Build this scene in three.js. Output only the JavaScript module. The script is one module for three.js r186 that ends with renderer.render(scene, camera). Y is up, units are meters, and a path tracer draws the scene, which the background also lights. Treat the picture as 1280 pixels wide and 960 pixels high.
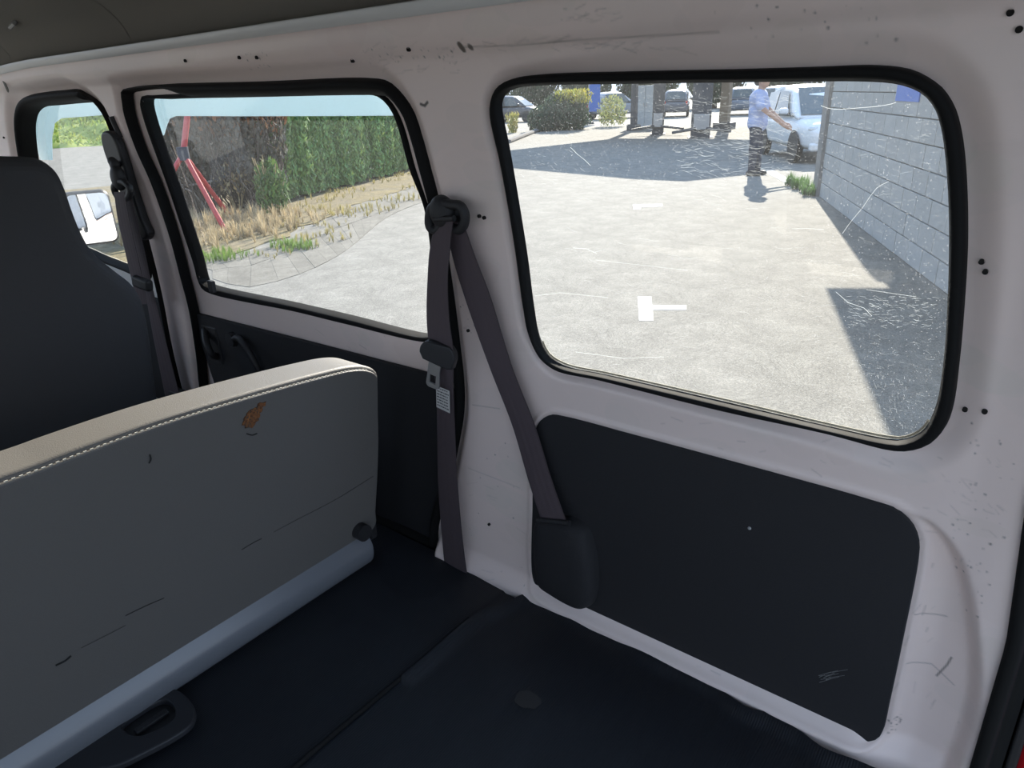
import * as THREE from 'three';
import { RoundedBoxGeometry } from 'three/addons/geometries/RoundedBoxGeometry.js';
import { mergeGeometries, mergeVertices } from 'three/addons/utils/BufferGeometryUtils.js';
import { MarchingCubes } from 'three/addons/objects/MarchingCubes.js';
import { ImprovedNoise } from 'three/addons/math/ImprovedNoise.js';

// ---------------------------------------------------------------- camera, sky, sun, exposure
// x runs to the rear of the van, y up, z from the seen side wall inward; the cargo floor is y = 0.
const scene = new THREE.Scene();
const renderer = new THREE.WebGLRenderer({ antialias: true });
renderer.toneMapping = THREE.LinearToneMapping;
renderer.toneMappingExposure = 1.0;
renderer.shadowMap.enabled = true;
const F = 880, EYE = new THREE.Vector3(0, 0.88, 0.863), GROUND = -0.62;
const camera = new THREE.PerspectiveCamera(2 * Math.atan(480 / F) * 180 / Math.PI, 1280 / 960, 0.02, 300);
const dirOf = (x, y) => new THREE.Vector3(x - 640, -(y - 480), -F).normalize();
const axF = dirOf(-560, 165), axO = dirOf(1375, 92);          // vanishing points of the van's length and width
const AX = axF.clone().negate();
const AZ = axO.clone().addScaledVector(axF, -axO.dot(axF)).normalize().negate();
const AY = new THREE.Vector3().crossVectors(AZ, AX);
camera.position.copy(EYE);
camera.quaternion.setFromRotationMatrix(new THREE.Matrix4().makeBasis(
  new THREE.Vector3(AX.x, AY.x, AZ.x), new THREE.Vector3(AX.y, AY.y, AZ.y), new THREE.Vector3(AX.z, AY.z, AZ.z)));
camera.updateMatrixWorld();

const SKY = 1.50;
{
  const w = 64, h = 64, d = new Float32Array(w * h * 4);
  for (let j = 0; j < h; j++) for (let i = 0; i < w; i++) {
    const el = Math.max(0, ((j + 0.5) / h - 0.5) * 2), t = Math.pow(el, 0.55), o = (j * w + i) * 4;
    d[o] = SKY * (0.86 - 0.48 * t); d[o + 1] = SKY * (0.98 - 0.34 * t); d[o + 2] = SKY * (1.14 - 0.06 * t); d[o + 3] = 1;
  }
  const sky = new THREE.DataTexture(d, w, h, THREE.RGBAFormat, THREE.FloatType);
  sky.mapping = THREE.EquirectangularReflectionMapping; sky.magFilter = THREE.LinearFilter; sky.needsUpdate = true;
  scene.background = sky; scene.environment = sky;
}
const SUN_EL = 27 * Math.PI / 180;
const sunDir = new THREE.Vector3(-0.365 * Math.cos(SUN_EL), Math.sin(SUN_EL), -0.931 * Math.cos(SUN_EL)).normalize();
const sun = new THREE.DirectionalLight(new THREE.Color().setRGB(1.0, 0.93, 0.80), 12.6);
sun.position.copy(sunDir).multiplyScalar(40); sun.castShadow = true; sun.shadow.mapSize.set(4096, 4096);
Object.assign(sun.shadow.camera, { left: -30, right: 30, top: 30, bottom: -30, near: 1, far: 90 });
scene.add(sun, sun.target);

// ---------------------------------------------------------------- helpers
let seed = 7;
const rnd = () => { seed = (seed * 1664525 + 1013904223) >>> 0; return seed / 4294967296; };
const rr = (a, b) => a + (b - a) * rnd();
const noise = new ImprovedNoise();
const V3 = (x, y, z) => new THREE.Vector3(x, y, z), V2 = (x, y) => new THREE.Vector2(x, y);
const sm = (t) => { t = Math.min(1, Math.max(0, t)); return t * t * (3 - 2 * t); };
const lerp = (a, b, t) => a + (b - a) * t;
const used = {};
const numbered = (n) => { const k = used[n] = (used[n] ?? -1) + 1; return k ? n + '_' + String(k).padStart(3, '0') : n; };
function shade(o) { o.traverse((m) => { if (m.isMesh) { m.castShadow = true; m.receiveShadow = true; } }); return o; }
function part(name, geo, mat, parent, label) {
  const m = new THREE.Mesh(geo, mat); m.name = name; m.castShadow = m.receiveShadow = true; parent.add(m);
  if (label) m.userData.label = label;
  return m;
}
function thing(name, label, category, group, pos = [0, 0, 0], turn = 0) {
  const o = new THREE.Group(); o.name = numbered(name); o.position.set(...pos); o.rotation.y = turn;
  o.userData = { label, category }; if (group) o.userData.group = group;
  scene.add(o); return o;
}
function solo(name, geo, mat, label, category, group, kind) {
  const m = new THREE.Mesh(geo, mat); m.name = numbered(name); m.castShadow = m.receiveShadow = true;
  m.userData = { label, category }; if (group) m.userData.group = group; if (kind) m.userData.kind = kind;
  scene.add(m); return m;
}
function structGroup(name, label, category) {
  const o = new THREE.Group(); o.name = name; o.userData = { label, category, kind: 'structure' }; scene.add(o); return o;
}
const struct = (name, geo, mat, label, category) => solo(name, geo, mat, label, category, null, 'structure');
function copyOf(src, label, pos, turn) {
  const c = src.clone(); c.name = numbered(src.name.replace(/_\d{3}$/, '')); c.userData = { ...src.userData }; if (label) c.userData.label = label;
  if (pos) c.position.set(...pos); if (turn !== undefined) c.rotation.y = turn; scene.add(c); return c;
}

// a pixel of the photograph gives a direction; the surface it lies on gives the distance
function ray(px, py) {
  const c = V3(px - 640, 480 - py, -F);
  return V3(AX.dot(c), AY.dot(c), AZ.dot(c));
}
const atX = (p, X) => { const d = ray(...p); return EYE.clone().addScaledVector(d, (X - EYE.x) / d.x); };
const atY = (p, Y) => { const d = ray(...p); return EYE.clone().addScaledVector(d, (Y - EYE.y) / d.y); };
const atZ = (p, Z) => { const d = ray(...p); return EYE.clone().addScaledVector(d, (Z - EYE.z) / d.z); };
const gnd = (p) => atY(p, GROUND);
// inner face of the side wall: upright below the waist, leaning in above it, rolling over near the roof
function prof(y) {
  const k = 0.1405, d = y - 0.40;
  let z = d < -0.05 ? 0 : d > 0.05 ? k * d : k * (d + 0.05) * (d + 0.05) / 0.2;
  if (y > 0.9) z += 3.0 * (y - 0.9) * (y - 0.9);
  return z;
}
function onWall(p, w = 0) {
  let z = w, q;
  for (let i = 0; i < 14; i++) { q = atZ(p, z); z = prof(q.y) + w; }
  return q;
}
const wall2 = (list, w = 0) => list.map((p) => { const q = onWall(p, w); return V2(q.x, q.y); });
function smoothLoop(pts, n = 160) {
  const c = new THREE.CatmullRomCurve3(pts.map((p) => V3(p.x, p.y, 0)), true, 'centripetal');
  return c.getSpacedPoints(n).slice(0, n).map((p) => V2(p.x, p.y));
}
function smoothPath(pts, n = 40) {
  return new THREE.CatmullRomCurve3(pts, false, 'centripetal').getSpacedPoints(n);
}
const area2 = (l) => l.reduce((s, p, i) => { const q = l[(i + 1) % l.length]; return s + p.x * q.y - q.x * p.y; }, 0);
function offsetLoop(l, d) {                                     // d > 0 shrinks the loop
  const s = Math.sign(area2(l)), n = l.length;
  return l.map((p, i) => {
    const a = l[(i + n - 1) % n], b = l[(i + 1) % n], tx = b.x - a.x, ty = b.y - a.y, k = Math.hypot(tx, ty) || 1;
    return V2(p.x - s * ty / k * d, p.y + s * tx / k * d);
  });
}
function byAngle(l, c, n = 200) {
  const out = [];
  for (let i = 0; i < n; i++) {
    const a = i / n * Math.PI * 2, dx = Math.cos(a), dy = Math.sin(a); let best = 0;
    for (let k = 0; k < l.length; k++) {
      const p = l[k], q = l[(k + 1) % l.length], ex = q.x - p.x, ey = q.y - p.y, den = dx * ey - dy * ex;
      if (Math.abs(den) < 1e-12) continue;
      const t = ((p.x - c.x) * ey - (p.y - c.y) * ex) / den, u = ((p.x - c.x) * dy - (p.y - c.y) * dx) / den;
      if (t > 0 && u >= -1e-6 && u <= 1 + 1e-6) best = Math.max(best, t);
    }
    out.push(V2(c.x + dx * best, c.y + dy * best));
  }
  return out;
}
function sdf(l, x, y) {
  let d = 1e9, inside = false;
  for (let i = 0, j = l.length - 1; i < l.length; j = i++) {
    const a = l[i], b = l[j], ex = b.x - a.x, ey = b.y - a.y, wx = x - a.x, wy = y - a.y;
    const t = Math.min(1, Math.max(0, (wx * ex + wy * ey) / (ex * ex + ey * ey || 1e-12)));
    d = Math.min(d, (wx - ex * t) ** 2 + (wy - ey * t) ** 2);
    if ((a.y > y) !== (b.y > y) && x < (b.x - a.x) * (y - a.y) / (b.y - a.y) + a.x) inside = !inside;
  }
  d = Math.sqrt(d); return inside ? -d : d;
}
function geoOf(pos, idx, uv) {
  const g = new THREE.BufferGeometry();
  g.setAttribute('position', new THREE.Float32BufferAttribute(pos, 3));
  if (uv) g.setAttribute('uv', new THREE.Float32BufferAttribute(uv, 2));
  if (idx) g.setIndex(idx);
  g.computeVertexNormals(); return g;
}
function sheet(x0, x1, y0, y1, step, keep, zf, flip = false) {
  const nx = Math.round((x1 - x0) / step), ny = Math.round((y1 - y0) / step), id = new Int32Array((nx + 1) * (ny + 1)).fill(-1), pos = [], uv = [], idx = [];
  const vert = (i, j) => {
    const k = j * (nx + 1) + i; if (id[k] >= 0) return id[k];
    const x = x0 + (x1 - x0) * i / nx, y = y0 + (y1 - y0) * j / ny; pos.push(x, y, zf(x, y)); uv.push(x, y);
    return (id[k] = pos.length / 3 - 1);
  };
  for (let j = 0; j < ny; j++) for (let i = 0; i < nx; i++) {
    if (!keep(x0 + (x1 - x0) * (i + 0.5) / nx, y0 + (y1 - y0) * (j + 0.5) / ny)) continue;
    const a = vert(i, j), b = vert(i + 1, j), c = vert(i + 1, j + 1), d = vert(i, j + 1);
    if (flip) idx.push(a, c, b, a, d, c); else idx.push(a, b, c, a, c, d);
  }
  return geoOf(pos, idx, uv);
}
// a band between two loops of equal length, following the wall; section = [[t, height above wall], ...]
function ring(outer, inner, section, pf = prof) {
  const n = outer.length, m = section.length, pos = [], uv = [], idx = []; let run = 0;
  for (let i = 0; i <= n; i++) {
    const o = outer[i % n], q = inner[i % n];
    if (i) run += o.distanceTo(outer[i - 1]);
    section.forEach(([t, w], k) => { const x = lerp(o.x, q.x, t), y = lerp(o.y, q.y, t); pos.push(x, y, pf(y) + w); uv.push(run, k / m * 0.03); });
  }
  const s = area2(outer) > 0;
  for (let i = 0; i < n; i++) for (let k = 0; k < m - 1; k++) {
    const a = i * m + k, b = a + m; if (s) idx.push(a, b, b + 1, a, b + 1, a + 1); else idx.push(a, b + 1, b, a, a + 1, b + 1);
  }
  return geoOf(pos, idx, uv);
}
function slab(loop, depth, bevel, w0, pf = prof, holes = []) {   // an outline on the wall given thickness inward
  const shape = new THREE.Shape(offsetLoop(loop, bevel).map((p) => p.clone()));
  for (const h of holes) shape.holes.push(new THREE.Path(h));
  const g = new THREE.ExtrudeGeometry(shape, { depth: Math.max(1e-4, depth - 2 * bevel), bevelEnabled: bevel > 0, bevelSize: bevel, bevelThickness: bevel, bevelSegments: 3, steps: 1 });
  const p = g.attributes.position;
  for (let i = 0; i < p.count; i++) p.setZ(i, p.getZ(i) + bevel + w0 + pf(p.getY(i)));
  g.computeVertexNormals(); return g;
}
function ribbon(L, R, thick = 0.0022, n = 60, lift = V3(0, 0, 1)) {   // webbing between two edges
  const a = smoothPath(L, n), b = smoothPath(R, n), pos = [], uv = [], idx = [], M = 6; let run = 0;
  for (const side of [1, 0]) {
    run = 0;
    for (let i = 0; i <= n; i++) {
      if (i) run += a[i].distanceTo(a[i - 1]);
      for (let k = 0; k <= M; k++) {
        const p = a[i].clone().lerp(b[i], k / M).addScaledVector(lift, side * thick * (k === 0 || k === M ? 0.6 : 1)); pos.push(p.x, p.y, p.z); uv.push(k / M * 0.047, run);
      }
    }
  }
  const S = (n + 1) * (M + 1), q = (i, k) => i * (M + 1) + k;
  for (let i = 0; i < n; i++) {
    for (let k = 0; k < M; k++) {
      idx.push(q(i, k), q(i + 1, k), q(i + 1, k + 1), q(i, k), q(i + 1, k + 1), q(i, k + 1));
      idx.push(S + q(i, k), S + q(i + 1, k + 1), S + q(i + 1, k), S + q(i, k), S + q(i, k + 1), S + q(i + 1, k + 1));
    }
    for (const k of [0, M]) idx.push(q(i, k), S + q(i + 1, k), q(i + 1, k), q(i, k), S + q(i, k), S + q(i + 1, k));
  }
  return geoOf(pos, idx, uv);
}
const tube = (pts, r, n = 40, rs = 8, closed = false) => new THREE.TubeGeometry(new THREE.CatmullRomCurve3(pts, closed, 'centripetal'), n, r, rs, closed);
const rbox = (w, h, d, r = 0.01, s = 2) => new RoundedBoxGeometry(w, h, d, s, r);
const moved = (g, x, y, z, rx = 0, ry = 0, rz = 0) => { g.rotateX(rx); g.rotateZ(rz); g.rotateY(ry); g.translate(x, y, z); return g; };
const plain = (g) => { const h = g.index ? g.toNonIndexed() : g; for (const k of Object.keys(h.attributes)) if (!['position', 'normal', 'uv'].includes(k)) h.deleteAttribute(k); if (!h.attributes.uv) h.setAttribute('uv', new THREE.Float32BufferAttribute(new Float32Array(h.attributes.position.count * 2), 2)); return h; };
const merge = (gs) => mergeGeometries(gs.map(plain));
function rod(a, b, r, r2 = r, seg = 8) {
  const d = b.clone().sub(a), g = new THREE.CylinderGeometry(r2, r, d.length(), seg);
  g.applyQuaternion(new THREE.Quaternion().setFromUnitVectors(V3(0, 1, 0), d.normalize())); const m = a.clone().lerp(b, 0.5); g.translate(m.x, m.y, m.z); return g;
}

// ---------------------------------------------------------------- textures and materials
function canvasTex(w, h, draw, srgb = true) {
  const c = document.createElement('canvas'); c.width = w; c.height = h; draw(c.getContext('2d'), w, h);
  const t = new THREE.CanvasTexture(c); if (srgb) t.colorSpace = THREE.SRGBColorSpace;
  t.wrapS = t.wrapT = THREE.RepeatWrapping; t.magFilter = THREE.LinearFilter; return t;
}
function dataTex(n, fn, srgb = false, m = n) {
  const d = new Uint8Array(n * m * 4);
  for (let j = 0; j < m; j++) for (let i = 0; i < n; i++) { const v = fn(i / n, j / m, i, j), o = (j * n + i) * 4; d[o] = v[0]; d[o + 1] = v[1]; d[o + 2] = v[2]; d[o + 3] = v[3] ?? 255; }
  const t = new THREE.DataTexture(d, n, m); t.wrapS = t.wrapT = THREE.RepeatWrapping; t.magFilter = THREE.LinearFilter; t.minFilter = THREE.LinearMipmapLinearFilter; t.generateMipmaps = true;
  if (srgb) t.colorSpace = THREE.SRGBColorSpace; t.needsUpdate = true; return t;
}
const rep = (t, x, y = x) => { const c = t.clone(); c.repeat.set(x, y); c.needsUpdate = true; return c; };
const tileNoise = (u, v, f, s) => {                             // tiling noise
  const a = u * Math.PI * 2, b = v * Math.PI * 2, r = f / (Math.PI * 2);
  return noise.noise(Math.cos(a) * r + s, Math.sin(a) * r + Math.cos(b) * r * 0.7, Math.sin(b) * r + s * 1.7);
};
const grainTex = dataTex(256, (u, v) => { const g = 128 + 70 * tileNoise(u, v, 60, 3) + rr(-30, 30); return [g, g, g]; });
const weaveTex = dataTex(64, (u, v, i, j) => { const g = 120 + 80 * Math.sin(u * Math.PI * 2 * 4) * (Math.floor(v * 16) % 2 ? 0.7 : 1) + rr(-25, 25); return [g, g, g]; });
const ribTex = dataTex(64, (u, v) => { const g = 128 + 100 * Math.sin(u * Math.PI * 2 * 8) + rr(-15, 15); return [g, g, g]; });
const asphaltTex = dataTex(512, (u, v) => {
  const big = tileNoise(u, v, 5, 11) * 18 + tileNoise(u, v, 24, 5) * 12 + tileNoise(u, v, 95, 7) * 26, sp = rnd(), s = sp > 0.9 ? rr(10, 45) : sp < 0.16 ? rr(-60, -15) : rr(-14, 14), g = 150 + big + s;
  return [g, g * 0.985, g * 0.94];
}, true);
const dirtTex = dataTex(512, (u, v) => {
  const a = tileNoise(u, v, 8, 2) * 0.5 + 0.5, b = tileNoise(u, v, 40, 9), s = rr(-22, 22), g = 132 + 24 * b + s;
  return [g * lerp(1.0, 1.12, a), g * lerp(0.95, 1.02, a), g * lerp(0.84, 0.70, a)];
}, true);
const M = (o) => new THREE.MeshStandardMaterial({ side: THREE.DoubleSide, ...o });
const P = (o) => new THREE.MeshPhysicalMaterial({ side: THREE.DoubleSide, ...o });
const lin = (r, g, b) => new THREE.Color().setRGB(r, g, b);

const WX0 = -3.0, WX1 = 0.2, WY0 = -0.15, WY1 = 1.10;
const toTex = (q, w, h) => [(q.x - WX0) / (WX1 - WX0) * w, (1 - (q.y - WY0) / (WY1 - WY0)) * h];
const paintTex = canvasTex(2048, 800, (c, w, h) => {
  c.fillStyle = 'rgb(241,223,216)'; c.fillRect(0, 0, w, h);
  const spot = (p, r, col) => { const [x, y] = toTex(onWall(p), w, h); c.fillStyle = col; c.beginPath(); c.ellipse(x, y, r, r * rr(0.5, 1), rr(0, 3), 0, 7); c.fill(); };
  const line = (list, wd, col) => { c.strokeStyle = col; c.lineWidth = wd; c.beginPath(); list.forEach((p, i) => { const [x, y] = toTex(onWall(p), w, h); i ? c.lineTo(x, y) : c.moveTo(x, y); }); c.stroke(); };
  for (let i = 0; i < 900; i++) { const x = rr(0, w), y = rr(0, h), r = rr(3, 22); c.fillStyle = `rgba(${150 + rr(-20, 20) | 0},${146 + rr(-20, 20) | 0},138,${rr(0.01, 0.035)})`; c.beginPath(); c.ellipse(x, y, r * rr(1, 3), r, rr(-0.4, 0.4), 0, 7); c.fill(); }
  const scratch = (cx, cy, sx, sy, n, a0, len) => { for (let i = 0; i < n; i++) { const x = cx + rr(-sx, sx), y = cy + rr(-sy, sy), a = a0 + rr(-0.5, 0.5), l = rr(1.5, len * 0.6); line([[x, y], [x + l * Math.cos(a), y + l * Math.sin(a)]], rr(0.35, 0.8), `rgba(90,86,82,${rr(0.08, 0.3)})`); } };
  const specks = (cx, cy, sx, sy, n) => { for (let i = 0; i < n; i++) spot([cx + rr(-sx, sx), cy + rr(-sy, sy)], rr(0.3, 1.0), `rgba(60,56,54,${rr(0.2, 0.7)})`); };
  scratch(1200, 620, 50, 50, 26, 0.6, 30); specks(1215, 690, 25, 90, 34); specks(1240, 600, 30, 70, 20); scratch(1150, 790, 50, 130, 24, -1, 26); specks(1115, 915, 8, 10, 24);
  scratch(900, 560, 220, 40, 40, 0.25, 30); scratch(620, 640, 45, 90, 16, 0.2, 30); specks(620, 640, 40, 90, 14);
  scratch(520, 75, 60, 18, 40, -0.4, 22); specks(510, 70, 60, 12, 30); specks(325, 76, 14, 12, 16); scratch(740, 20, 40, 10, 24, -0.1, 30); specks(585, 400, 12, 20, 18);
  scratch(720, 57, 130, 5, 40, -0.04, 60); scratch(400, 400, 140, 40, 26, 0.22, 26); scratch(860, 845, 160, 20, 26, 0.45, 26); specks(1000, 30, 120, 25, 20);
  line([[583, 59], [640, 57], [760, 48], [900, 40]], 1.0, 'rgba(90,80,70,0.3)'); spot([580, 59], 4, 'rgba(60,54,48,0.8)'); spot([591, 59], 2.5, 'rgba(60,54,48,0.7)');
  line([[525, 130], [531, 132], [535, 127]], 2.2, 'rgba(60,56,52,0.9)');
  line([[1166, 860], [1180, 845], [1186, 835]], 1.2, 'rgba(70,66,64,0.6)'); line([[1130, 838], [1160, 845], [1190, 870]], 1, 'rgba(110,104,108,0.4)'); line([[1140, 775], [1180, 785]], 1, 'rgba(90,80,80,0.35)');
  line([[590, 506], [625, 511]], 1.0, 'rgba(120,114,110,0.35)'); line([[585, 585], [650, 610]], 0.8, 'rgba(120,114,116,0.3)'); line([[480, 200], [480, 200]], 1, 'rgba(0,0,0,0)');
  line([[585, 720], [640, 735], [668, 742]], 1.2, 'rgba(90,86,90,0.6)');
});
paintTex.wrapS = paintTex.wrapT = THREE.ClampToEdgeWrapping;
const paintUV = (g) => { const p = g.attributes.position, uv = new Float32Array(p.count * 2); for (let i = 0; i < p.count; i++) { uv[2 * i] = (p.getX(i) - WX0) / (WX1 - WX0); uv[2 * i + 1] = (p.getY(i) - WY0) / (WY1 - WY0); } g.setAttribute('uv', new THREE.Float32BufferAttribute(uv, 2)); return g; };
const mPaint = P({ map: paintTex, roughness: 0.42, clearcoat: 0.25, clearcoatRoughness: 0.3 });
const mPaintPlain = P({ color: lin(0.72, 0.715, 0.70), roughness: 0.4, clearcoat: 0.3, clearcoatRoughness: 0.3 });
const mRubber = P({ color: lin(0.009, 0.009, 0.009), roughness: 0.7, specularIntensity: 0.35 });
const mRubberDull = M({ color: lin(0.018, 0.018, 0.019), roughness: 0.85 });
const mTrim = M({ color: lin(0.0165, 0.0165, 0.0190), roughness: 0.8, bumpMap: rep(grainTex, 8), bumpScale: 0.0006 });
const mPlastic = M({ color: lin(0.020, 0.020, 0.022), roughness: 0.5, bumpMap: rep(grainTex, 20), bumpScale: 0.0003 });
const mHeadliner = M({ color: lin(0.19, 0.175, 0.15), roughness: 0.95, bumpMap: rep(grainTex, 6), bumpScale: 0.0008 });
const mMat = M({ color: lin(0.008, 0.0098, 0.0140), roughness: 0.6, bumpMap: rep(ribTex, 34, 34), bumpScale: 0.0004 });
const mVinyl = P({ color: lin(0.140, 0.133, 0.124), roughness: 0.5, bumpMap: rep(grainTex, 11), bumpScale: 0.0005 });
const mFrontSeat = M({ color: lin(0.050, 0.050, 0.053), roughness: 0.8, bumpMap: rep(grainTex, 14), bumpScale: 0.0006 });
const mBelt = M({ color: lin(0.085, 0.064, 0.072), roughness: 0.75, bumpMap: rep(weaveTex, 21.3, 40), bumpScale: 0.0006 });
const mSteel = M({ color: lin(0.42, 0.42, 0.42), roughness: 0.35, metalness: 0.8 });
const mGlass = P({ color: 0xffffff, transmission: 1, thickness: 0, roughness: 0.0, ior: 1.32 });
const mHole = M({ color: lin(0.02, 0.018, 0.016), roughness: 0.9 });

// ---------------------------------------------------------------- outlines read on the side wall
const winOuterPx = [[611, 140], [614, 122], [622, 107], [640, 97.5], [675, 92.5], [780, 89], [920, 86], [1020, 83], [1087, 81], [1131, 85], [1159, 97], [1181, 116], [1194, 141], [1201.6, 175], [1206, 219], [1208, 300], [1203, 394], [1197, 460], [1189.5, 513], [1179, 540], [1161, 557.6], [1142, 564], [1120, 565], [1033.6, 542.7], [900, 514], [750, 476], [692.5, 462.5], [675, 447], [660, 417], [654, 387], [641, 295], [625, 205]];
const winInnerPx = [[627, 135], [628, 124], [632, 117], [645, 110], [675, 107], [780, 105], [920, 103], [1020, 102], [1075, 102], [1119, 105], [1147, 114], [1165.6, 131], [1175, 156], [1181, 194], [1185, 250], [1186, 300], [1184, 380], [1179, 453], [1168.8, 510], [1152, 540], [1128.7, 550], [1110, 549], [1048, 536], [900, 501], [760, 469], [705, 457], [685, 445], [676, 430], [667, 382], [659, 320], [637, 187]];
const winOut = smoothLoop(wall2(winOuterPx)), winIn = smoothLoop(wall2(winInnerPx, -0.009));
const winMid = winOut.reduce((s, p) => s.add(p), V2(0, 0)).divideScalar(winOut.length);
const winOutA = byAngle(winOut, winMid, 240), winInA = byAngle(winIn, winMid, 240);
const winCut = winOutA.map((p, i) => p.clone().lerp(winInA[i], 0.5)), winHole = winOutA.map((p, i) => p.clone().lerp(winInA[i], 0.2));

const panelPx = [[667, 625], [668, 560], [670, 538], [677, 525], [690, 518], [706, 520], [800, 545], [960, 588], [1085, 623], [1120, 635], [1140, 652], [1149, 672], [1149, 695], [1130, 795], [1112, 880], [1105, 910], [1097, 922], [1082, 925], [1060, 917], [900, 842], [735, 764], [690, 745], [672, 732], [667, 720]];
const panelLoop = smoothLoop(wall2(panelPx), 180);

const DW = -0.03;                                               // the sliding door lies behind the body's inner face
const doorPx = [[149, 114], [151, 130], [153, 142], [167.5, 185], [187.5, 230], [210, 295], [227.5, 360], [243, 440], [252, 500]];
const doorRightPx = [[549, 726], [543, 700], [541, 668], [545, 645], [556, 610], [567, 555], [573, 514], [568, 440], [563, 400], [556, 350], [548, 300], [540, 252], [530, 214], [519, 174], [507, 139], [491, 116], [476, 103], [454, 99], [320, 103], [160, 109]];
const doorRaw = [...wall2(doorPx), V2(-1.73, 0.10), V2(-1.70, -0.03), V2(-1.3, -0.03), V2(-0.91, -0.03), ...wall2(doorRightPx)];
const doorLoop = smoothLoop(doorRaw, 260);
const doorCut = offsetLoop(doorLoop, 0.001);
const dGlassOutPx = [[178, 121], [184.5, 147], [202, 197], [224.5, 260], [244.5, 320], [252, 358], [257, 364], [375, 391], [440, 407], [535, 428], [552, 425], [558, 400], [556, 350], [545, 290], [536, 258], [520, 211], [506, 160], [497, 138], [484, 121], [468, 114], [454, 112], [320, 115], [190, 119]];
const dGlassInPx = [[187, 127], [190, 147], [200, 177.5], [220, 232], [240, 295], [252.5, 332], [259, 350], [264, 354], [375, 379], [440, 394], [535, 417], [546, 416], [551, 400], [549, 350], [540, 258], [522, 211], [507, 155], [497, 133], [482, 120], [454, 119], [320, 121.5], [215, 124]];
const dGO = smoothLoop(wall2(dGlassOutPx, DW)), dGI = smoothLoop(wall2(dGlassInPx, DW - 0.018));
const dMid = dGI.reduce((s, p) => s.add(p), V2(0, 0)).divideScalar(dGI.length);
const dGOA = byAngle(dGO, dMid, 240), dGIA = byAngle(dGI, dMid, 240), dCut = dGOA.map((p, i) => p.clone().lerp(dGIA[i], 0.5)), dShell = dGOA.map((p, i) => p.clone().lerp(dGIA[i], 0.22));

const frontPx = [[14, 160], [15, 136], [20, 125], [30, 119.5], [51.5, 115.6], [72, 113.6], [86, 112.3], [93, 113.5], [103, 119], [116, 128.5], [128, 145], [145, 190], [165, 250], [184, 320], [198, 380], [210, 440], [226, 505]];
const frontRaw = [...wall2(frontPx), V2(-1.92, 0.10), V2(-1.95, 0.02), V2(-2.4, 0.0), V2(-2.85, 0.02), V2(-2.88, 0.3), V2(-2.72, 0.45)];
const frontLoop = smoothLoop(frontRaw, 220), frontBend = onWall([93, 113.5]);
const FW = -0.045;
const fGlassPx = [[38, 160], [39, 146], [43, 138], [52, 134], [80, 131], [116, 128], [132, 128], [150, 160], [172, 250], [186, 310], [190, 338], [180, 338], [160, 330], [134, 320], [100, 307]];
const fGI = smoothLoop([...wall2(fGlassPx, FW - 0.014), V2(-2.80, 0.43), V2(-2.78, 0.52)], 180);

const wallEdge = (y) => y < 0.27 ? 0.043 : lerp(0.043, 0.026, Math.min(1, (y - 0.27) / 0.18));
const pocket = smoothPath([[1095, 622], [1130, 636], [1163, 657], [1190, 690], [1208, 740], [1218, 800], [1221, 850], [1216, 895], [1203, 935], [1186, 975], [1170, 1010]].map((p) => onWall(p)), 60).map((q) => V2(q.x, q.y));
const pocketX = (y) => { let best = -1e9; for (let i = 1; i < pocket.length; i++) { const a = pocket[i - 1], b = pocket[i]; if ((a.y - y) * (b.y - y) <= 0) best = Math.max(best, lerp(a.x, b.x, (y - a.y) / (b.y - a.y || 1e-9))); } return best; };

function wallZ(x, y) {
  let z = prof(y);
  const s = sdf(winOut, x, y);
  if (s < 0.05) {
    const wide = lerp(0.016, 0.034, sm((x - winMid.x + (y - winMid.y) * 0.6) / 0.25 + 0.4));
    z -= 0.013 * (1 - sm(s / wide));
  }
  const p = sdf(panelLoop, x, y);
  if (p > 0 && p < 0.012) z += 0.0035 * Math.sin(p / 0.012 * Math.PI);
  if (y < 0.46 && x > -0.2) {
    const px = pocketX(y);
    if (px > -1) z -= 0.026 * sm((x + 0.10) / 0.08) * (1 - sm((x - px + 0.012) / 0.02)) * sm((0.44 - y) / 0.05);
  }
  if (x > -0.03) z += 0.006 * sm((x + 0.03) / 0.05);
  if (y < 0.045) z += 0.022 * sm((0.045 - y) / 0.04);
  z += 0.008 * sm((y - 0.93) / 0.02) * sm((0.985 - y) / 0.03);   // roof rail swells inward
  if (x < -0.6) {                                                // the metal rounds off toward the door openings
    const d = sdf(doorLoop, x, y); z = lerp(z, prof(y) - 0.016, 1 - sm(d / 0.028));
    if (x < -1.5) { const e = sdf(frontLoop, x, y); z = lerp(z, prof(y) - 0.018, 1 - sm(e / 0.035)); }
  }
  return z;
}

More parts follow.
